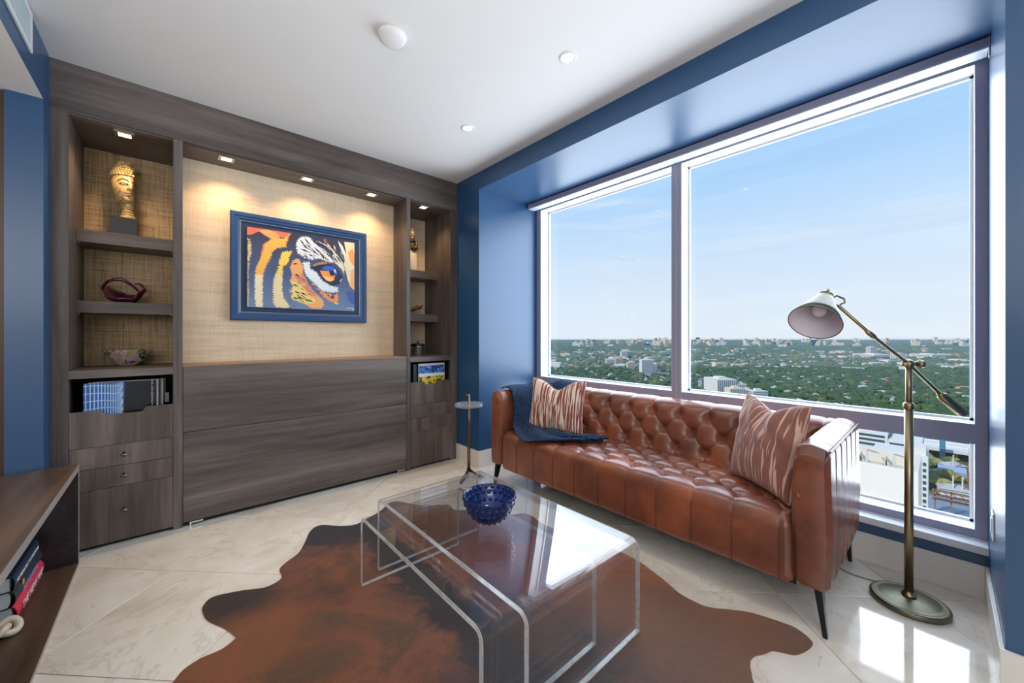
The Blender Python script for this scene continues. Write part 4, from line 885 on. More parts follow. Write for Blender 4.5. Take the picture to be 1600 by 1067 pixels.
ne = MB(); ne.lathe([(.038, .124), (.040, .135), (.033, .150), (.034, .158), (.031, .165), (.032, .175), (.029, .185), (.030, .20), (.032, .235)], (-.212, 3.605, z0), 28); ne.build('neck', GOLD, bst, smooth=True)
lo_ = MB()
for s_ in (-1,): lo_.ball((hc.x - .058, hc.y + .008, hc.z - .015), (.007, .014, .042), 10, 8)
lo_.build('ear', GOLD, bst, smooth=True)
def artglass(name, base, tr=.6, rough=.03):
    t = NT(name); n = t.noise(t.coord(), 9, 3, .5, 2.5); t.set(Base_Color=t.ramp(n, base), Roughness=rough, Transmission_Weight=tr, IOR=1.4, Specular_IOR_Level=.7, Coat_Weight=.5); return t.mat
AG1 = artglass('ruby_violet_glass', [(.35, srgb((60, 20, 60))), (.5, srgb((150, 40, 60))), (.65, srgb((40, 30, 90)))], .45); AG2 = artglass('pink_green_glass', [(.38, srgb((60, 110, 50))), (.46, srgb((235, 200, 205))), (.54, srgb((240, 180, 190))), (.62, srgb((150, 190, 70)))], .35)
b1 = thing('glass_bowl', (-.226, 3.60, 1.4435), 'ruby and violet blown glass bowl with open looping rim on the second shelf', 'bowl')
mb = MB(); n = 48
def rimz(a): return .075 + .030 * math.cos(2 * a + .6) + .018 * math.sin(a)
G = []
for i, (rf, hf) in enumerate([(.0, .03), (.30, .0), (.42, .03), (.55, .16), (.72, .38), (.88, .68), (1, 1), (.96, 1.03), (.82, .75), (.62, .45), (.40, .22), (0, .14)]):
    G.append([(-.226 + .108 * rf * math.cos(a), 3.60 + .072 * rf * math.sin(a), 1.4435 + hf * max(.03, rimz(a) - (.052 if -2.6 < a - 2 * PI * (a > PI) < -1.0 else 0))) for a in [2 * PI * j / n for j in range(n)]])
mb.grid(G, wrap=True).build('bowl_body', AG1, b1, smooth=True)
lp_ = MB(); lp_.tube(catmull([(-.330, 3.60, 1.53), (-.30, 3.545, 1.575), (-.24, 3.53, 1.592), (-.19, 3.535, 1.560), (-.16, 3.55, 1.525)], 24).tolist(), [.006 + .004 * math.sin(PI * i / 23) for i in range(24)], 10)
lp_.tube(catmull([(-.125, 3.60, 1.53), (-.15, 3.62, 1.575), (-.18, 3.64, 1.580)], 14).tolist(), [.009 - .0004 * i for i in range(14)], 10)
lp_.build('rim_loop', AG1, b1, smooth=True)
b2 = thing('glass_bowl', (-.209, 3.58, 1.0325), 'pink and green blown glass dish on the lowest open shelf', 'bowl')
MB().lathe([(0, .004), (.35, 0), (.42, .006), (.62, .030), (.86, .070), (1.0, .100), (.985, .106), (.93, .103), (.78, .072), (.52, .034), (.3, .018), (0, .016)], (-.209, 3.58, 1.0325), 56, sx=.119, sy=.080).build('bowl_body', AG2, b2, smooth=True)
bpy.data.objects[b2.children[0].name].data.transform(Matrix.Identity(4))
# records
def record(x0, x1, y, z1, mats_, label, fn=None):
    t = thing('record_sleeve', ((x0 + x1) / 2, y, .6355), label, 'record', 'record sleeves in the left tower drawer')
    MB().box((x0, y, .6355), (x1, y + .004, z1)).build('sleeve', mats_, t); return t
SB = plain('sleeve_black', (16, 24, 34), .22, var=.02); SBL = plain('sleeve_blue', (24, 92, 178), .35, var=.08); SPK = plain('sleeve_pale_edge', (206, 194, 206), .5); SG = plain('sleeve_teal', (40, 62, 66), .4); LBL = plain('lead_line_blue', (190, 222, 246), .4, var=0); SRD = plain('sleeve_red', (170, 60, 60), .4)
rc = record(-.377, -.068, 3.300, .952, SB, 'front record sleeve with blue glass grid photograph beside glossy black')
mb = MB(); yy = 3.2992; xa, xb, zb, zt = -.376, -.215, .66, .951
mb.add([(xa, yy, zb), (xb + .0, yy, zb), (xb + .008, yy, zt), (xa, yy, zt)], [(0, 1, 2, 3)], 0)
def gw(u, v):   # curved glass roof grid
    x = xa + (xb - xa) * (1 - (1 - u) ** 1.9); z = zb + (zt - zb) * (v + .10 * (u - .2) * (1 - v) + .06 * math.sin(5.5 * u + 2.2 * v) * u)
    return x, min(zt - .0005, max(zb, z))
def ln(pts, w):
    for a, b in zip(pts, pts[1:]):
        dx, dz = b[0] - a[0], b[1] - a[1]; L = math.hypot(dx, dz) or 1; nx, nz = -dz / L * w, dx / L * w
        mb.add([(a[0] + nx, yy - .0003, a[1] + nz), (b[0] + nx, yy - .0003, b[1] + nz), (b[0] - nx, yy - .0003, b[1] - nz), (a[0] - nx, yy - .0003, a[1] - nz)], [(0, 1, 2, 3)], 1)
for v in np.arange(.02, .99, .155): ln([gw(u, v) for u in np.linspace(0, 1, 22)], .0021)
for u in np.linspace(.03, .99, 17): ln([gw(u, v) for v in np.linspace(0, 1, 12)], .0023 - .0011 * u)
mb.add([(xb - .006, yy - .0004, .70), (xb - .001, yy - .0004, .70), (xb + .001, yy - .0004, .78), (xb - .004, yy - .0004, .78)], [(0, 1, 2, 3)], 2)
mb.build('grid_photograph', [SBL, LBL, SRD], rc)
text('sleeve_lettering', '\n'.join('KALUFORECIP'), .0165, frame3((-.086, 3.2995, .868), (1, 0, 0), (0, 0, 1)), TW, rc)
for i, (dx, m_, lab) in enumerate(((.012, SPK, 'pale edged record sleeve directly behind the front sleeve'), (.022, SG, 'dark teal record sleeve showing its edge behind the pale one'), (.034, SPK, 'pale lilac record sleeve edge, farther back in the record drawer'), (.046, SB, 'rearmost black record sleeve with a grey tab at its right edge'))):
    r_ = record(-.372 + dx, -.070 + dx, 3.312 + i * .016, .955, m_, lab)
    if i == 3: box('divider_tab', (-.026, 3.358, .80), (-.008, 3.360, .86), plain('grey_tab', (130, 138, 146), .5), r_)
# magazines in the right tower
mg = thing('magazine', (1.89, 3.31, .6355), 'magazine with blue and yellow pictures on its cover standing in the right drawer', 'magazine', 'printed matter in the right tower drawer')
MB().box((1.752, 3.300, .6355), (2.036, 3.306, .962)).build('cover', plain('cover_white', (236, 238, 240), .4, var=.02), mg)
def pic_mat(name, stops, s, sc=(1, 1, 1)):
    t = NT(name); n = t.noise(t.coord(sc), s, 4, .65, .8); t.set(Base_Color=t.ramp(n, stops), Roughness=.4); return t.mat
MB().box((1.754, 3.2992, .868), (2.034, 3.30, .942)).build('blue_picture', pic_mat('blue_print', [(.36, srgb((14, 30, 60))), (.46, srgb((20, 70, 150))), (.56, srgb((70, 140, 220))), (.68, srgb((190, 215, 235)))], 26), mg)
MB().box((1.754, 3.2992, .66), (2.034, 3.30, .838)).build('yellow_picture', pic_mat('yellow_print', [(.40, srgb((20, 34, 30))), (.47, srgb((30, 44, 34))), (.50, srgb((236, 206, 30))), (.70, srgb((248, 226, 90)))], 20), mg)
for k, lab in enumerate(('dark folder standing behind the magazine', 'charcoal sleeve at the back of the right drawer')):
    t = thing('folder', (1.86, 3.33 + k * .03, .6355), lab, 'folder', 'printed matter in the right tower drawer')
    MB().box((1.712 - .012 * k, 3.322 + k * .03, .6355), (1.97, 3.330 + k * .03, .955)).build('sleeve', [SG, BLACK][k], t)
# right tower figures
st = thing('standing_figure', (1.838, 3.60, 1.8785), 'tall robed figurine, gold face and cream robe, top of the right tower', 'figurine')
fx, fy, fz = 1.838, 3.60, 1.8785
CRM = plain('cream_robe', (216, 204, 180), .6, var=.12, bump=.3); DGL = plain('dark_gold', (120, 96, 56), .35, .7, var=.3); BLG = plain('black_lacquer', (28, 30, 36), .25)
n = 40; G = []
for z, rx_, ry in ((0, .062, .05), (.02, .066, .052), (.09, .060, .046), (.16, .052, .040), (.215, .046, .036), (.235, .040, .03)):
    G.append([(fx + rx_ * (1 + .07 * math.cos(10 * a + z * 22)) * math.cos(a), fy + ry * (1 + .07 * math.cos(10 * a + z * 22)) * math.sin(a), fz + z) for a in [2 * PI * j / n for j in range(n)]])
G.insert(0, [(fx, fy, fz)] * n); G.append([(fx, fy, fz + .237)] * n)
MB().grid(G, wrap=True).build('robe', CRM, st, smooth=True)
mb = MB(); mb.ball((fx, fy, fz + .285), (.042, .032, .062), 18, 12); mb.ball((fx + .042, fy - .004, fz + .27), (.018, .02, .048), 12, 8); mb.ball((fx - .042, fy - .004, fz + .27), (.018, .02, .048), 12, 8)
mb.tube([(fx + .05, fy - .01, fz + .24), (fx + .03, fy - .035, fz + .235), (fx, fy - .045, fz + .245)], [.014, .012, .010], 10); mb.tube([(fx - .05, fy - .01, fz + .24), (fx - .03, fy - .035, fz + .235), (fx, fy - .045, fz + .245)], [.014, .012, .010], 10)
mb.build('torso', DGL, st, smooth=True)
mb = MB(); mb.ball((fx, fy - .045, fz + .228), (.026, .016, .022), 12, 8); mb.ball((fx - .008, fy - .03, fz + .31), (.03, .012, .018), 12, 8); mb.build('sash', BLG, st, smooth=True)
mb = MB(); mb.tube([(fx, fy, fz + .33), (fx, fy, fz + .36)], .013, 10); mb.ball((fx, fy, fz + .385), (.026, .028, .036), 16, 12); mb.ball((fx, fy - .028, fz + .383), (.005, .007, .008), 8, 6); mb.build('head', GOLD, st, smooth=True)
mb = MB(); mb.ball((fx, fy + .004, fz + .428), (.019, .019, .024), 12, 8); mb.ball((fx, fy + .006, fz + .405), (.028, .028, .02), 12, 8); mb.build('topknot', CRM, st, smooth=True)
hn = thing('shell_dish', (1.84, 3.58, 1.4435), 'amber brown horn shaped dish on the middle shelf of the right tower', 'dish')
mb = MB(); G = []
for i in range(14):
    f = i / 13; a = [PI * (1 + j / 16) for j in range(17)]; r = .012 + .048 * f; cx_ = 1.775 + .15 * f; cz = 1.4435 + .030 + .078 * f
    G.append([(cx_ + .02 * math.sin(t_) * f, 3.58 + r * .9 * math.cos(t_), max(1.4437, cz + (.016 + .036 * f) * math.sin(t_))) for t_ in a])
mb.grid(G).build('dish_body', artglass('amber_horn', [(.35, srgb((70, 40, 14))), (.5, srgb((160, 110, 40))), (.65, srgb((200, 160, 80)))], .1, .15), hn, smooth=True, solid=.005)
pt = thing('lidded_canister', (1.882, 3.56, 1.0325), 'chrome canister with black knobbed lid at the foot of the right tower shelves', 'canister')
MB().lathe([(0, .001), (.066, .001), (.068, .005), (.068, .086), (.070, .090), (0, .090)], (1.882, 3.56, 1.0325), 40).build('body', CHROME, pt, smooth=True)
MB().lathe([(.0715, .090), (.072, .104), (.066, .112), (.03, .118), (.006, .119), (.006, .132), (.013, .136), (.013, .141), (0, .143)], (1.882, 3.56, 1.0325), 40).build('lid', BLACK, pt, smooth=True)
# ================= THE CITY BELOW =================
GZ = -130.
CV = [(507, 11), (513, 10.5), (501, -9), (494, -9)]; SH = (545,); LPS = ((477, -5), (477.5, -10), (560, -6))
def gp(d, l): v = fw * d + rt * l; return v.x, v.y   # depth / lateral metres on the ground
def ground():
    t = NT('suburb_ground'); n1 = t.noise(t.coord((.004, .004, .004)), 1, 6, .62, .3); n2 = t.noise(t.coord((.03, .03, .03)), 1, 4, .6)
    c = t.ramp(n1, [(.35, srgb((70, 94, 76))), (.5, srgb((92, 112, 92))), (.68, srgb((124, 136, 128)))])
    c = t.mix(t.ramp(n2, [(.56, (0, 0, 0, 1)), (.66, (.55, .55, .55, 1))]), c, srgb((196, 196, 190)))
    t.set(Base_Color=c, Roughness=.95, Specular_IOR_Level=.1); return t.mat
g = MB(); P = [gp(130, -500), gp(130, 700), gp(11100, 22000), gp(11100, -9000)]
g.add([(x, y, GZ) for x, y in P], [(0, 1, 2, 3)]); o = g.build('ground', ground()); o['kind'] = 'structure'
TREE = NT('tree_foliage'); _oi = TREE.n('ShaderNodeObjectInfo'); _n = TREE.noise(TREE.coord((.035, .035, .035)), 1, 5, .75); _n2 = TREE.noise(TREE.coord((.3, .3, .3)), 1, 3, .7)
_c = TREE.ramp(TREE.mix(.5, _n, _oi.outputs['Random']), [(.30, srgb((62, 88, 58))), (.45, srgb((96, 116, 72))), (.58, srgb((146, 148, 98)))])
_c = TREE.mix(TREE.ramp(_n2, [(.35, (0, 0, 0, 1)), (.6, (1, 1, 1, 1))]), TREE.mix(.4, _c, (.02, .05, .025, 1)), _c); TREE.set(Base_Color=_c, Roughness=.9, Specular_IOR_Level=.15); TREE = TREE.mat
TRF = NT('far_foliage'); _n = TRF.noise(TRF.coord((.012, .012, .012)), 1, 5, .7); TRF.set(Base_Color=TRF.ramp(_n, [(.35, srgb((66, 90, 70))), (.5, srgb((84, 106, 80))), (.65, srgb((112, 124, 98)))]), Roughness=.9, Specular_IOR_Level=.1); TRF = TRF.mat
def ico(sub):
    bm = bmesh.new(); bmesh.ops.create_icosphere(bm, subdivisions=sub, radius=1); v = np.array([q_.co[:] for q_ in bm.verts]); f = np.array([[w_.index for w_ in p.verts] for p in bm.faces]); bm.free(); return v, f
I1, I2 = ico(1), ico(2)
def crown_mesh(k):
    r_ = np.random.default_rng(k); V = []; F = []; b = 0
    for _ in range(6):
        v, f = I2 if _ == 0 else I1; s = 1 if _ == 0 else r_.uniform(.45, .62); o = np.array((0, 0, 0)) if _ == 0 else np.array((r_.uniform(-.75, .75), r_.uniform(-.75, .75), r_.uniform(-.1, .5)))
        v = v * s * r_.uniform(.85, 1.12, (len(v), 1)) * (1, 1, .72) + o; V.append(v); F.append(f + b); b += len(v)
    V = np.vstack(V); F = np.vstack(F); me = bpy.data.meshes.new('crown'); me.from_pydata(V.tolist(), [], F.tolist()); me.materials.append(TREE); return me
crowns = [crown_mesh(k) for k in range(5)]
# keep-out areas in (depth, lateral)
HOLES = [(150, 330, 150, 420), (330, 352, 230, 470), (425, 500, 200, 620), (395, 470, 330, 520)]
BLD = [] # (label, depth, lateral, width, length, height, kind)
def free(d, l, r):
    for a, b, c, e in HOLES:
        if a - r < d < b + r and c - r < l < e + r: return False
    for b in BLD:
        if abs(d - b[1] - b[4] / 2) < b[4] / 2 + r * .6 and abs(l - b[2]) < b[3] / 2 + r * .6: return False
    return True
WB = plain('building_white', (212, 212, 210), .8, var=.03, spec=.1); CB = plain('building_cream', (220, 206, 184), .8, var=.04, spec=.1); PB = plain('building_pink', (214, 180, 160), .8, var=.04, spec=.1); GB = plain('glass_dark', (62, 82, 98), .2, var=.2); TERRA = plain('terracotta_roof', (186, 122, 98), .9, var=.12, spec=.1); GREYR = plain('grey_roof', (168, 172, 176), .9, var=.1, spec=.1); BAND = plain('window_band', (120, 134, 148), .4, var=.1)
KM = {'white': WB, 'cream': CB, 'pink': PB, 'dark': GB}
def fbox(mb, d, l, w, ln_, z0, z1, mi=0, yaw=0):
    """box whose near face centre is at depth d, lateral l"""
    c = fw * (d + ln_ / 2) + rt * l; M = Matrix.Translation((c.x, c.y, 0)) @ Matrix.Rotation(R(-YAW + yaw), 4, 'Z'); mb.box((-w / 2, -ln_ / 2, z0), (w / 2, ln_ / 2, z1), mi, M)
def highrise(label, d, l, w, ln_, h, kind, yaw=0, vert=False, wing=None, grp=None):
    BLD.append((label, d, l, w, ln_, h)); x, y = gp(d + ln_ / 2, l)
    t = thing('high_rise' if h > 30 else 'office_block', (x, y, GZ), label, 'building', grp)
    mb = MB(); fbox(mb, d, l, w, ln_, GZ, GZ + h, 0, yaw); fbox(mb, d + ln_ * .3, l, w * .4, ln_ * .4, GZ + h, GZ + h + 4, 0, yaw)
    if wing: fbox(mb, d + wing[0], l + wing[1], wing[2], ln_ * .7, GZ, GZ + wing[3], 0, yaw)
    mb.build('wall', KM[kind], t); b = MB()
    if vert:
        k = max(3, int(w / 4.2))
        for i in range(k): fbox(b, d - .25, l - w / 2 + (i + .5) * w / k, w / k * .42, .3, GZ + 4, GZ + h - 2, 0, yaw)
        for i in range(4): fbox(b, d + ln_ * (i + .5) / 4, l - w / 2 - .1 if l > 700 else l + w / 2, .4, ln_ * .12, GZ + 4, GZ + h - 2, 0, 0) if yaw == 0 else None
    else:
        for f in range(1, int(h / 3.4)): fbox(b, d - .15, l, w * .96, ln_ * .02 + .2, GZ + f * 3.4, GZ + f * 3.4 + 1.5, 0, yaw); fbox(b, d + .1 * ln_, l, w + .3, ln_ * .8, GZ + f * 3.4, GZ + f * 3.4 + 1.5, 0, yaw)
    b.build('window_rows', WB if kind == 'dark' else BAND, t); return t
def px(u, vb): d = (1.232 - GZ) * 600 / (vb - 523.9); return d, (u - 800) / 600 * d, d / 600
def byp(label, u0, u1, vt, vb, kind, ln_=None, **k):
    d, l, s = px((u0 + u1) / 2, vb); return highrise(label, d, l, (u1 - u0) * s, ln_ or (u1 - u0) * s * .7, (vb - vt) * s, kind, **k)
byp('white striped high-rise standing alone left of the window mullion', 1003, 1021, 562, 586, 'white', vert=True, wing=(6, 26, 16, 34))
byp('beige mid-rise left of the white striped high-rise', 981, 992, 566, 579, 'cream'); byp('pink mid-rise in the cluster left of the beige block', 962, 974, 560, 571, 'pink'); byp('white mid-rise at the left end of the cluster', 948, 961, 561, 570, 'white'); byp('pale high-rise behind the left cluster', 971, 981, 549, 560, 'white', vert=True)
byp('slim dark block between the beige mid-rise and the white high-rise', 997, 1003, 566, 579, 'dark'); byp('low blue grey block right of the white striped high-rise', 1031, 1046, 579, 587, 'dark')
byp('dark glass office right of the mullion', 1098, 1121, 593, 609, 'dark'); byp('white ribbed apartment block behind the sofa back, right of the mullion', 1121, 1152, 593, 617, 'white', vert=True, ln_=60); byp('cream apartment block with a lower roof in front of the ribbed block', 1141, 1165, 607, 627, 'cream', vert=True); byp('pale block behind the cream apartments', 1152, 1167, 600, 617, 'white', vert=True); byp('white block with blue shade side', 1163, 1177, 609, 622, 'white'); byp('wide low white block at the end of the near row', 1177, 1200, 611, 624, 'white')
byp('white tower seen above the lamp arm', 1360, 1371, 542, 554, 'white'); byp('white slab block right above the lamp joint', 1400, 1415, 552, 563, 'white', vert=True); byp('long white low building near the right window edge', 1456, 1478, 554, 561, 'white', ln_=120); byp('low white centre left of the lamp joint', 1366, 1400, 554, 560, 'white', ln_=140); byp('white slab at the far right by the window frame', 1505, 1521, 570, 577, 'white')
# seen through the lower pane
nb = thing('parking_building', (182, 12, GZ), 'big cream white building whose blank wall and braced roof fill the lower right pane', 'building'); HOLES.append((100, 215, 100, 260))
mb = MB(); Y0, Y1, Zr = 5.1, 75, -40
mb.box((168.5, Y0, GZ), (193, Y1, Zr - 5)); mb.box((168.5, Y0, Zr - 5), (169.5, Y1, Zr)); mb.box((192, Y0, Zr - 5), (193.5, Y1, Zr)); mb.box((169.5, Y0, Zr - 5), (192, Y0 + 1, Zr)); mb.build('wall', plain('cream_white_wall', (216, 213, 206), .9, spec=.1, var=.02), nb); BLD.append(('', 120, 130, 60, 60, 1))
rm = plain('roof_brace', (206, 200, 186), .8)
box('roof_deck', (169.5, Y0 + 1, Zr - 5), (192, Y1, Zr - 4.6), plain('roof_deck_cream', (196, 188, 166), .9), nb)
for y in np.arange(Y0 + 5, Y1, 6.5):
    MB().tube([(170, y, Zr), (178, y + 1, Zr + 2.2), (178, y + 1, Zr - 4.6)], .22, 6).tube([(178, y + 1, Zr + 2.2), (190, y - 1, Zr - 1)], .22, 6).build('roof_brace', rm, nb)
    MB().add([(180, y, Zr - 4.5), (186, y, Zr - 4.5), (184, y + 3, Zr - .5), (180, y + 3, Zr - .5)], [(0, 1, 2, 3)]).box((180, y + 3, Zr - 4.6), (186, y + 3.3, Zr - .5)).build('roof_screen', rm, nb)
def blk(name, label, x0, x1, y0, y1, z1, mat_, rows=0, rm_=GB, cat='building', cols=0):
    t = thing(name, ((x0 + x1) / 2, (y0 + y1) / 2, GZ), label, cat); MB().box((x0, y0, GZ), (x1, y1, z1)).build('wall', mat_, t)
    for k in range(rows):
        z = z1 - 2.2 - 4.0 * k; MB().box((x0 - .3, y0 + .04 * (y1 - y0), z - 1.9), (x0, y1 - .04 * (y1 - y0), z)).box((x0 + .5, y0 - .3, z - 1.9), (x1 - .5, y0, z)).build('window_band', rm_, t)
    return t
t = blk('office_block', 'white office with roof plant above the cream roof in the lower pane', 474, 520, 33, 80, -86, WB, 4); MB().box((480, 42, -86), (496, 60, -81)).box((500, 62, -86), (512, 76, -82)).build('roof_plant', WB, t)
t = blk('office_block', 'dark glass banded office wing left of the flyover', 470, 512, 12.2, 32.5, -90, WB, 5)
t = blk('apartment_block', 'white block pierced by small square windows right of the cream wall', 331, 352, 6.2, 30, -70, WB, 0)
MB().box((333, 7, -70), (345, 12, -65)).build('roof_room', WB, t)
for r_ in range(15):
    m2 = MB()
    for c_ in range(8): m2.box((330.8, 6.9 + c_ * 2.6, -75.5 - r_ * 3.6), (331, 8.3 + c_ * 2.6, -73.6 - r_ * 3.6))
    m2.build('window_row', GB, t)['kind'] = 'stuff'
t = blk('orange_building', 'orange and cream building cut by the right window frame', 491, 518, -44, -14.2, -96, CB, 0); MB().box((490.7, -44.3, -129), (518.3, -13.9, -113)).build('orange_base', plain('orange_render', (206, 112, 74), .8), t)
ROAD = plain('road_asphalt', (120, 140, 160), .8, var=.12); CONC = plain('road_concrete', (206, 208, 208), .8, var=.05)
fl = thing('flyover', (630, -20, GZ), 'pale grey highway flyover crossing behind the dark trees', 'road')
MB().box((606, -200, GZ + 9), (652, 160, GZ + 11)).build('deck', CONC, fl)
for y in range(-190, 160, 30): MB().box((624, y, GZ), (632, y + 3, GZ + 9)).build('pier', CONC, fl)
bf = MB()
for a in (606, 628, 651.4): bf.box((a, -200, GZ + 11), (a + .6, 160, GZ + 12.2))
bf.build('barrier', WB, fl)
o = MB().box((330, -140, GZ), (466, 60, GZ + .25)).build('street', ROAD); o['kind'] = 'structure'
def strip(name, P_, m): o = MB().add([(a, b_, GZ + .3) for a, b_ in P_], [(0, 1, 2, 3)]).build(name, m); o['kind'] = 'structure'
strip('street_curved', [CV[0], CV[1], CV[2], CV[3]], CONC)
t = blk('shed', 'low blue grey shed roof between the dark trees', SH[0] - 8, SH[0] + 14, -14, 4, GZ + 6, plain('shed_blue_roof', (150, 170, 196), .6))
ga = thing('sign_gantry', (427, -22, GZ), 'rusty steel gantry over the street below the window', 'gantry')
RS = plain('rusty_steel', (134, 100, 88), .7)
mb = MB()
for y in (-46, -30, -13, -4, 4):
    for dx in (0, 3): mb.box((425 + dx, y, GZ), (425.9 + dx, y + .9, GZ + 16))
mb.build('post', RS, ga)['kind'] = 'stuff'
mb = MB()
for z in (9, 12, 15.4):
    mb.box((425, -48, GZ + z), (425.8, 6, GZ + z + .8)); mb.box((428, -48, GZ + z), (428.8, 6, GZ + z + .8))
for y in range(-48, 6, 4): mb.tube([(425.3, y, GZ + 12), (425.3, y + 4, GZ + 15.5)], .3, 5)
mb.build('truss', RS, ga)['kind'] = 'stuff'
for k, (x, y) in enumerate(LPS):
    t = thing('street_lamp', (x, y, GZ), ('white lamp post nearest the gantry, left one of the pair', 'white lamp post nearest the gantry, right one of the pair', 'white lamp post by the flyover')[k], 'street lamp', 'lamp posts below the window')
    MB().tube([(x, y, GZ), (x, y, GZ + 16)], [.6, .45], 6).build('post', WB, t); MB().box((x - 2, y - .4, GZ + 15.8), (x + 2, y + .4, GZ + 16.3)).build('lamp_head', WB, t)
sd = thing('pylon_sign', (596, 2, GZ), 'slim blue black pylon sign in front of the flyover', 'sign'); MB().box((594, -1, GZ), (598, 3, GZ + 26)).build('pylon', plain('pylon_blue', (44, 74, 104), .5), sd); MB().box((593.6, -.6, GZ + 14), (594, 2.6, GZ + 24)).build('sign_face', plain('sign_face_teal', (70, 130, 160), .5), sd)
HOLES = []
def wfree(x, y, r):
    if 160 - r < x < 205 and y > 0 - r: return False
    for a, b, c, e in ((205, 470, -140, 60), (470, 520, 11, 92), (602, 655, -200, 160), (491, 518, -44, -14), (SH[0] - 8, SH[0] + 14, -14, 4), (CV[0][0] - 3, CV[0][0] + 3, CV[2][1], CV[0][1])):
        if a - r * .7 < x < b + r * .7 and c - r * .7 < y < e + r * .7: return False
    return True
# houses
hm = []
for k, (wm, rmt) in enumerate(((WB, GREYR), (WB, WB), (CB, TERRA))):
    mb = MB(); mb.box((-7, -5, 0), (7, 5, 4.5), 0)
    if k == 1: mb.box((-7.3, -5.3, 4.5), (7.3, 5.3, 5.2), 1)
    else: mb.add([(-7.8, -5.8, 4.5), (7.8, -5.8, 4.5), (7.8, 5.8, 4.5), (-7.8, 5.8, 4.5), (-2.5, 0, 7.4), (2.5, 0, 7.4)], [(0, 1, 5, 4), (1, 2, 5), (2, 3, 4, 5), (3, 0, 4)], 1)
    tmp = mb.build('house', [wm, rmt]); hm.append(tmp.data); bpy.data.objects.remove(tmp)
cand = []
for _ in range(3400):
    d = math.sqrt(rng.uniform(300 ** 2, 3000 ** 2)); l = d * rng.uniform(-.05, 1.5); cand.append((d, l))
cand.sort(); used = []; n_ind = 0; big = {0: [], 1: [], 2: []}
for d, l in cand:
    x, y = gp(d, l)
    if not (free(d, l, 10) and wfree(x, y, 10)): continue
    k = int(rng.choice([0, 1, 2], p=[.46, .42, .12])); rz = rng.uniform(0, PI); s = rng.uniform(.6, 1.25) * (1 if d < 1500 else 1.35)
    used.append((d, l))
    if n_ind < 240:
        o = bpy.data.objects.new('house', hm[k]); COL.objects.link(o); o.location = (x, y, GZ); o.rotation_euler = (0, 0, rz); o.scale = (s, s, s); n_ind += 1
        lab = ('grey roofed house half hidden among the suburban trees', 'flat white roofed house half hidden among the suburban trees', 'terracotta roofed house half hidden among the suburban trees')[k]
        tag(o, lab, 'house', ('grey roofed suburban houses', 'white roofed suburban houses', 'terracotta roofed suburban houses')[k])
    else: big[k].append((x, y, rz, s))
def scatter(name, vbase, faces, items, mats_, mis=None, zs=None):
    V = []; F = []; nb_ = len(vbase)
    V = np.empty((len(items) * nb_, 3)); 
    for i, it in enumerate(items):
        x, y, rz, s = it[:4]; c_, s_ = math.cos(rz), math.sin(rz); v = vbase * s
        if len(it) > 4: v = v * (1, 1, it[4])
        V[i * nb_:(i + 1) * nb_, 0] = v[:, 0] * c_ - v[:, 1] * s_ + x; V[i * nb_:(i + 1) * nb_, 1] = v[:, 0] * s_ + v[:, 1] * c_ + y; V[i * nb_:(i + 1) * nb_, 2] = v[:, 2] + GZ + (it[5] if len(it) > 5 else 0)
    nf = len(faces); loops = np.concatenate([np.array(f) for f in faces]); ln_ = np.array([len(f) for f in faces]); off = np.concatenate([loops + i * nb_ for i in range(len(items))])
    me = bpy.data.meshes.new(name); me.vertices.add(len(V)); me.vertices.foreach_set('co', V.ravel()); me.loops.add(len(off)); me.loops.foreach_set('vertex_index', off)
    tot = np.tile(ln_, len(items)); st_ = np.concatenate([[0], np.cumsum(tot)[:-1]]); me.polygons.add(len(tot)); me.polygons.foreach_set('loop_start', st_); me.polygons.foreach_set('loop_total', tot)
    for m in mats_: me.materials.append(m)
    if mis is not None: me.polygons.foreach_set('material_index', np.tile(np.array(mis), len(items)))
    me.update(); me.validate(); o = bpy.data.objects.new(name, me); COL.objects.link(o); o['kind'] = 'stuff'; return o
for k in range(3):
    me = hm[k]; vb_ = np.array([v.co[:] for v in me.vertices]); fc = [tuple(p.vertices) for p in me.polygons]
    o = scatter('distant_houses', vb_, fc, big[k], list(me.materials), [p.material_index for p in me.polygons]); tag(o, ('far grey roofs scattered through the tree canopy', 'far white roofs scattered through the tree canopy', 'far terracotta roofs scattered through the tree canopy')[k], 'houses')
# trees
cand = [(math.sqrt(rng.uniform(225 ** 2, 1500 ** 2)),) for _ in range(9500)]; cand = sorted((d[0], d[0] * rng.uniform(-.05, 1.5)) for d in cand)
hs = {}
for d, l in used: hs.setdefault((int(d // 30), int(l // 30)), []).append((d, l))
def clearh(d, l, r):
    a, b = int(d // 30), int(l // 30)
    for i in (-1, 0, 1):
        for j in (-1, 0, 1):
            for q_ in hs.get((a + i, b + j), ()):
                if abs(q_[0] - d) < r + 6 and abs(q_[1] - l) < r + 5: return False
    return True
n_ind = 0; near = []
for d, l in cand:
    x, y = gp(d, l); r = rng.uniform(4.5, 9) * (1 if d > 420 else .8)
    if not (free(d, l, r) and wfree(x, y, r)): continue
    if not clearh(d, l, r * .55): continue
    rz = rng.uniform(0, 6.28); tall = rng.uniform(.8, 1.25)
    if n_ind < 300:
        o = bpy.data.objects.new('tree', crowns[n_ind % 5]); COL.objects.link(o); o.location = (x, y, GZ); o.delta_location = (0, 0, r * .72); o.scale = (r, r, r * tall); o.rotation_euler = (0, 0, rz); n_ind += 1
        tag(o, 'round bushy green tree in the near suburb below the window', 'tree', 'near suburban trees')
    else: near.append((x, y, rz, r, tall, r * .6))
cv_ = crowns[0]; vb_ = np.array([v.co[:] for v in cv_.vertices])
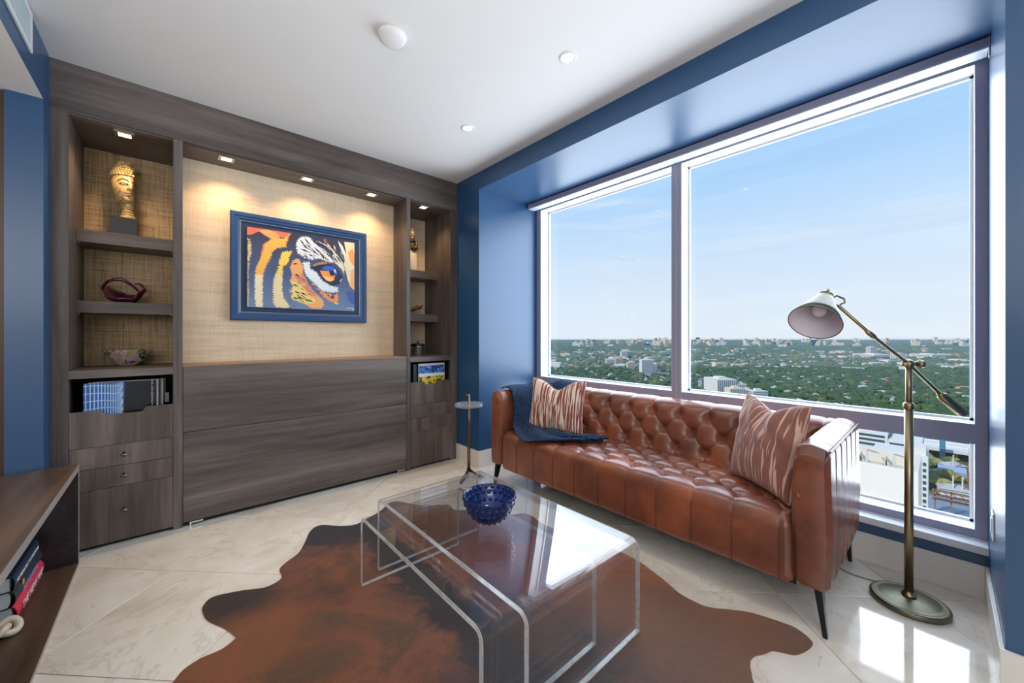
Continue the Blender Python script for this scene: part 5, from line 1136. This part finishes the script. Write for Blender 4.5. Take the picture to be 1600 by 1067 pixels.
for k in range(3):
    v, f = I1; r_ = np.random.default_rng(50 + k); V = [v * r_.uniform(.8, 1.15, (len(v), 1)) * (1, 1, .75)]; F = [f]; b = len(v)
    for _ in range(2): vv = v * r_.uniform(.5, .65) * r_.uniform(.85, 1.1, (len(v), 1)) + (r_.uniform(-.8, .8), r_.uniform(-.8, .8), r_.uniform(0, .4)); V.append(vv); F.append(f + b); b += len(v)
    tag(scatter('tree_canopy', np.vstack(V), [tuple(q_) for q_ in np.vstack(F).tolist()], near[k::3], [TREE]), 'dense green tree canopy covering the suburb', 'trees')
mid = []; far = []
for _ in range(15000):
    d = math.sqrt(rng.uniform(1450 ** 2, 4500 ** 2)); l = d * rng.uniform(-.05, 1.5)
    if noise.noise(Vector((d / 260, l / 260, 0))) > .42: continue
    if not free(d, l, 14): continue
    mid.append((*gp(d, l), rng.uniform(0, 6.28), rng.uniform(9, 17), .75, 3))
for _ in range(9000):
    d = math.sqrt(rng.uniform(4300 ** 2, 10800 ** 2)); l = d * rng.uniform(-.05, 1.5)
    if noise.noise(Vector((d / 700, l / 700, 3))) > .36: continue
    far.append((*gp(d, l), rng.uniform(0, 6.28), rng.uniform(26, 60), .22, 2))
v, f = I1; tag(scatter('tree_canopy', v, [tuple(q_) for q_ in f.tolist()], mid, [TRF]), 'mid distance tree canopy beyond the houses', 'trees'); tag(scatter('tree_canopy', v, [tuple(q_) for q_ in f.tolist()], far, [TRF]), 'far hazy tree canopy below the horizon', 'trees')
# low commercial blocks and the far skyline
fb = {}
def fblock(d, l, w, ln_, h, kind, near_):
    x, y = gp(d, l); key = kind
    if key not in fb: tmp = MB().box((-.5, -.5, 0), (.5, .5, 1)).build('t', KM[kind]); fb[key] = tmp.data; bpy.data.objects.remove(tmp)
    o = bpy.data.objects.new('distant_building', fb[key]); COL.objects.link(o); o.location = (x, y, GZ); o.rotation_euler = (0, 0, R(-YAW + rng.uniform(-25, 25))); o.scale = (w, ln_, h)
    kw = {'white': 'white', 'cream': 'cream', 'pink': 'pinkish', 'dark': 'dark glass'}[kind]
    if near_ == 1: tag(o, f'small {kw} flat roofed block among the mid distance trees', 'building', f'{kw} blocks in the mid distance')
    else: tag(o, f'far {kw} block on the hazy skyline', 'building', f'{kw} blocks on the skyline')
for _ in range(110):
    d = math.sqrt(rng.uniform(1300 ** 2, 3600 ** 2)); l = d * rng.uniform(.05, 1.3)
    if free(d, l, 30): fblock(d, l, rng.uniform(18, 60), rng.uniform(15, 40), rng.uniform(7, 20), rng.choice(['white', 'white', 'cream']), 1)
for c_ in ((906, 8), (922, 8), (955, 5), (993, 8), (1015, 6), (1030, 9), (1040, 8), (1085, 9), (1110, 8), (1125, 9), (1165, 8), (1185, 10), (1214, 6), (1227, 6), (1265, 9), (1280, 6), (1305, 8), (1430, 9), (1462, 8), (1490, 10), (1510, 9), (1380, 6), (1340, 6)):
    for _ in range(c_[1]):
        u = c_[0] + rng.normal(0, 6); d = rng.uniform(4200, 8200); l = (u - 800) / 600 * d; w = rng.uniform(25, 75)
        fblock(d, l, w, w * .5, rng.uniform(25, 75) * d / 6000, rng.choice(['white', 'white', 'cream', 'pink', 'dark'], p=[.35, .2, .2, .15, .1]), 2)
# haze over the city, from the ground up to well above the trees
hz_ = bpy.data.materials.new('city_haze'); hz_.use_nodes = True; ht = hz_.node_tree; ht.nodes.clear(); ho = ht.nodes.new('ShaderNodeOutputMaterial'); hv = ht.nodes.new('ShaderNodeVolumeScatter'); hv.inputs['Color'].default_value = (.50, .72, 1, 1); hv.inputs['Density'].default_value = .00017; hv.inputs['Anisotropy'].default_value = .2; ht.links.new(hv.outputs[0], ho.inputs['Volume'])
HAZE = True
if HAZE:
    P = [gp(600, -800), gp(600, 1300), gp(11090, 21000), gp(11090, -8500)]; m3 = MB(); m3.add([(x, y, GZ - 5) for x, y in P] + [(x, y, -75) for x, y in P], [(0, 1, 2, 3), (7, 6, 5, 4), (0, 4, 5, 1), (1, 5, 6, 2), (2, 6, 7, 3), (3, 7, 4, 0)])
    o = m3.build('city_haze', hz_); tag(o, 'thin blue haze over the distant suburbs', 'haze', kind='stuff')
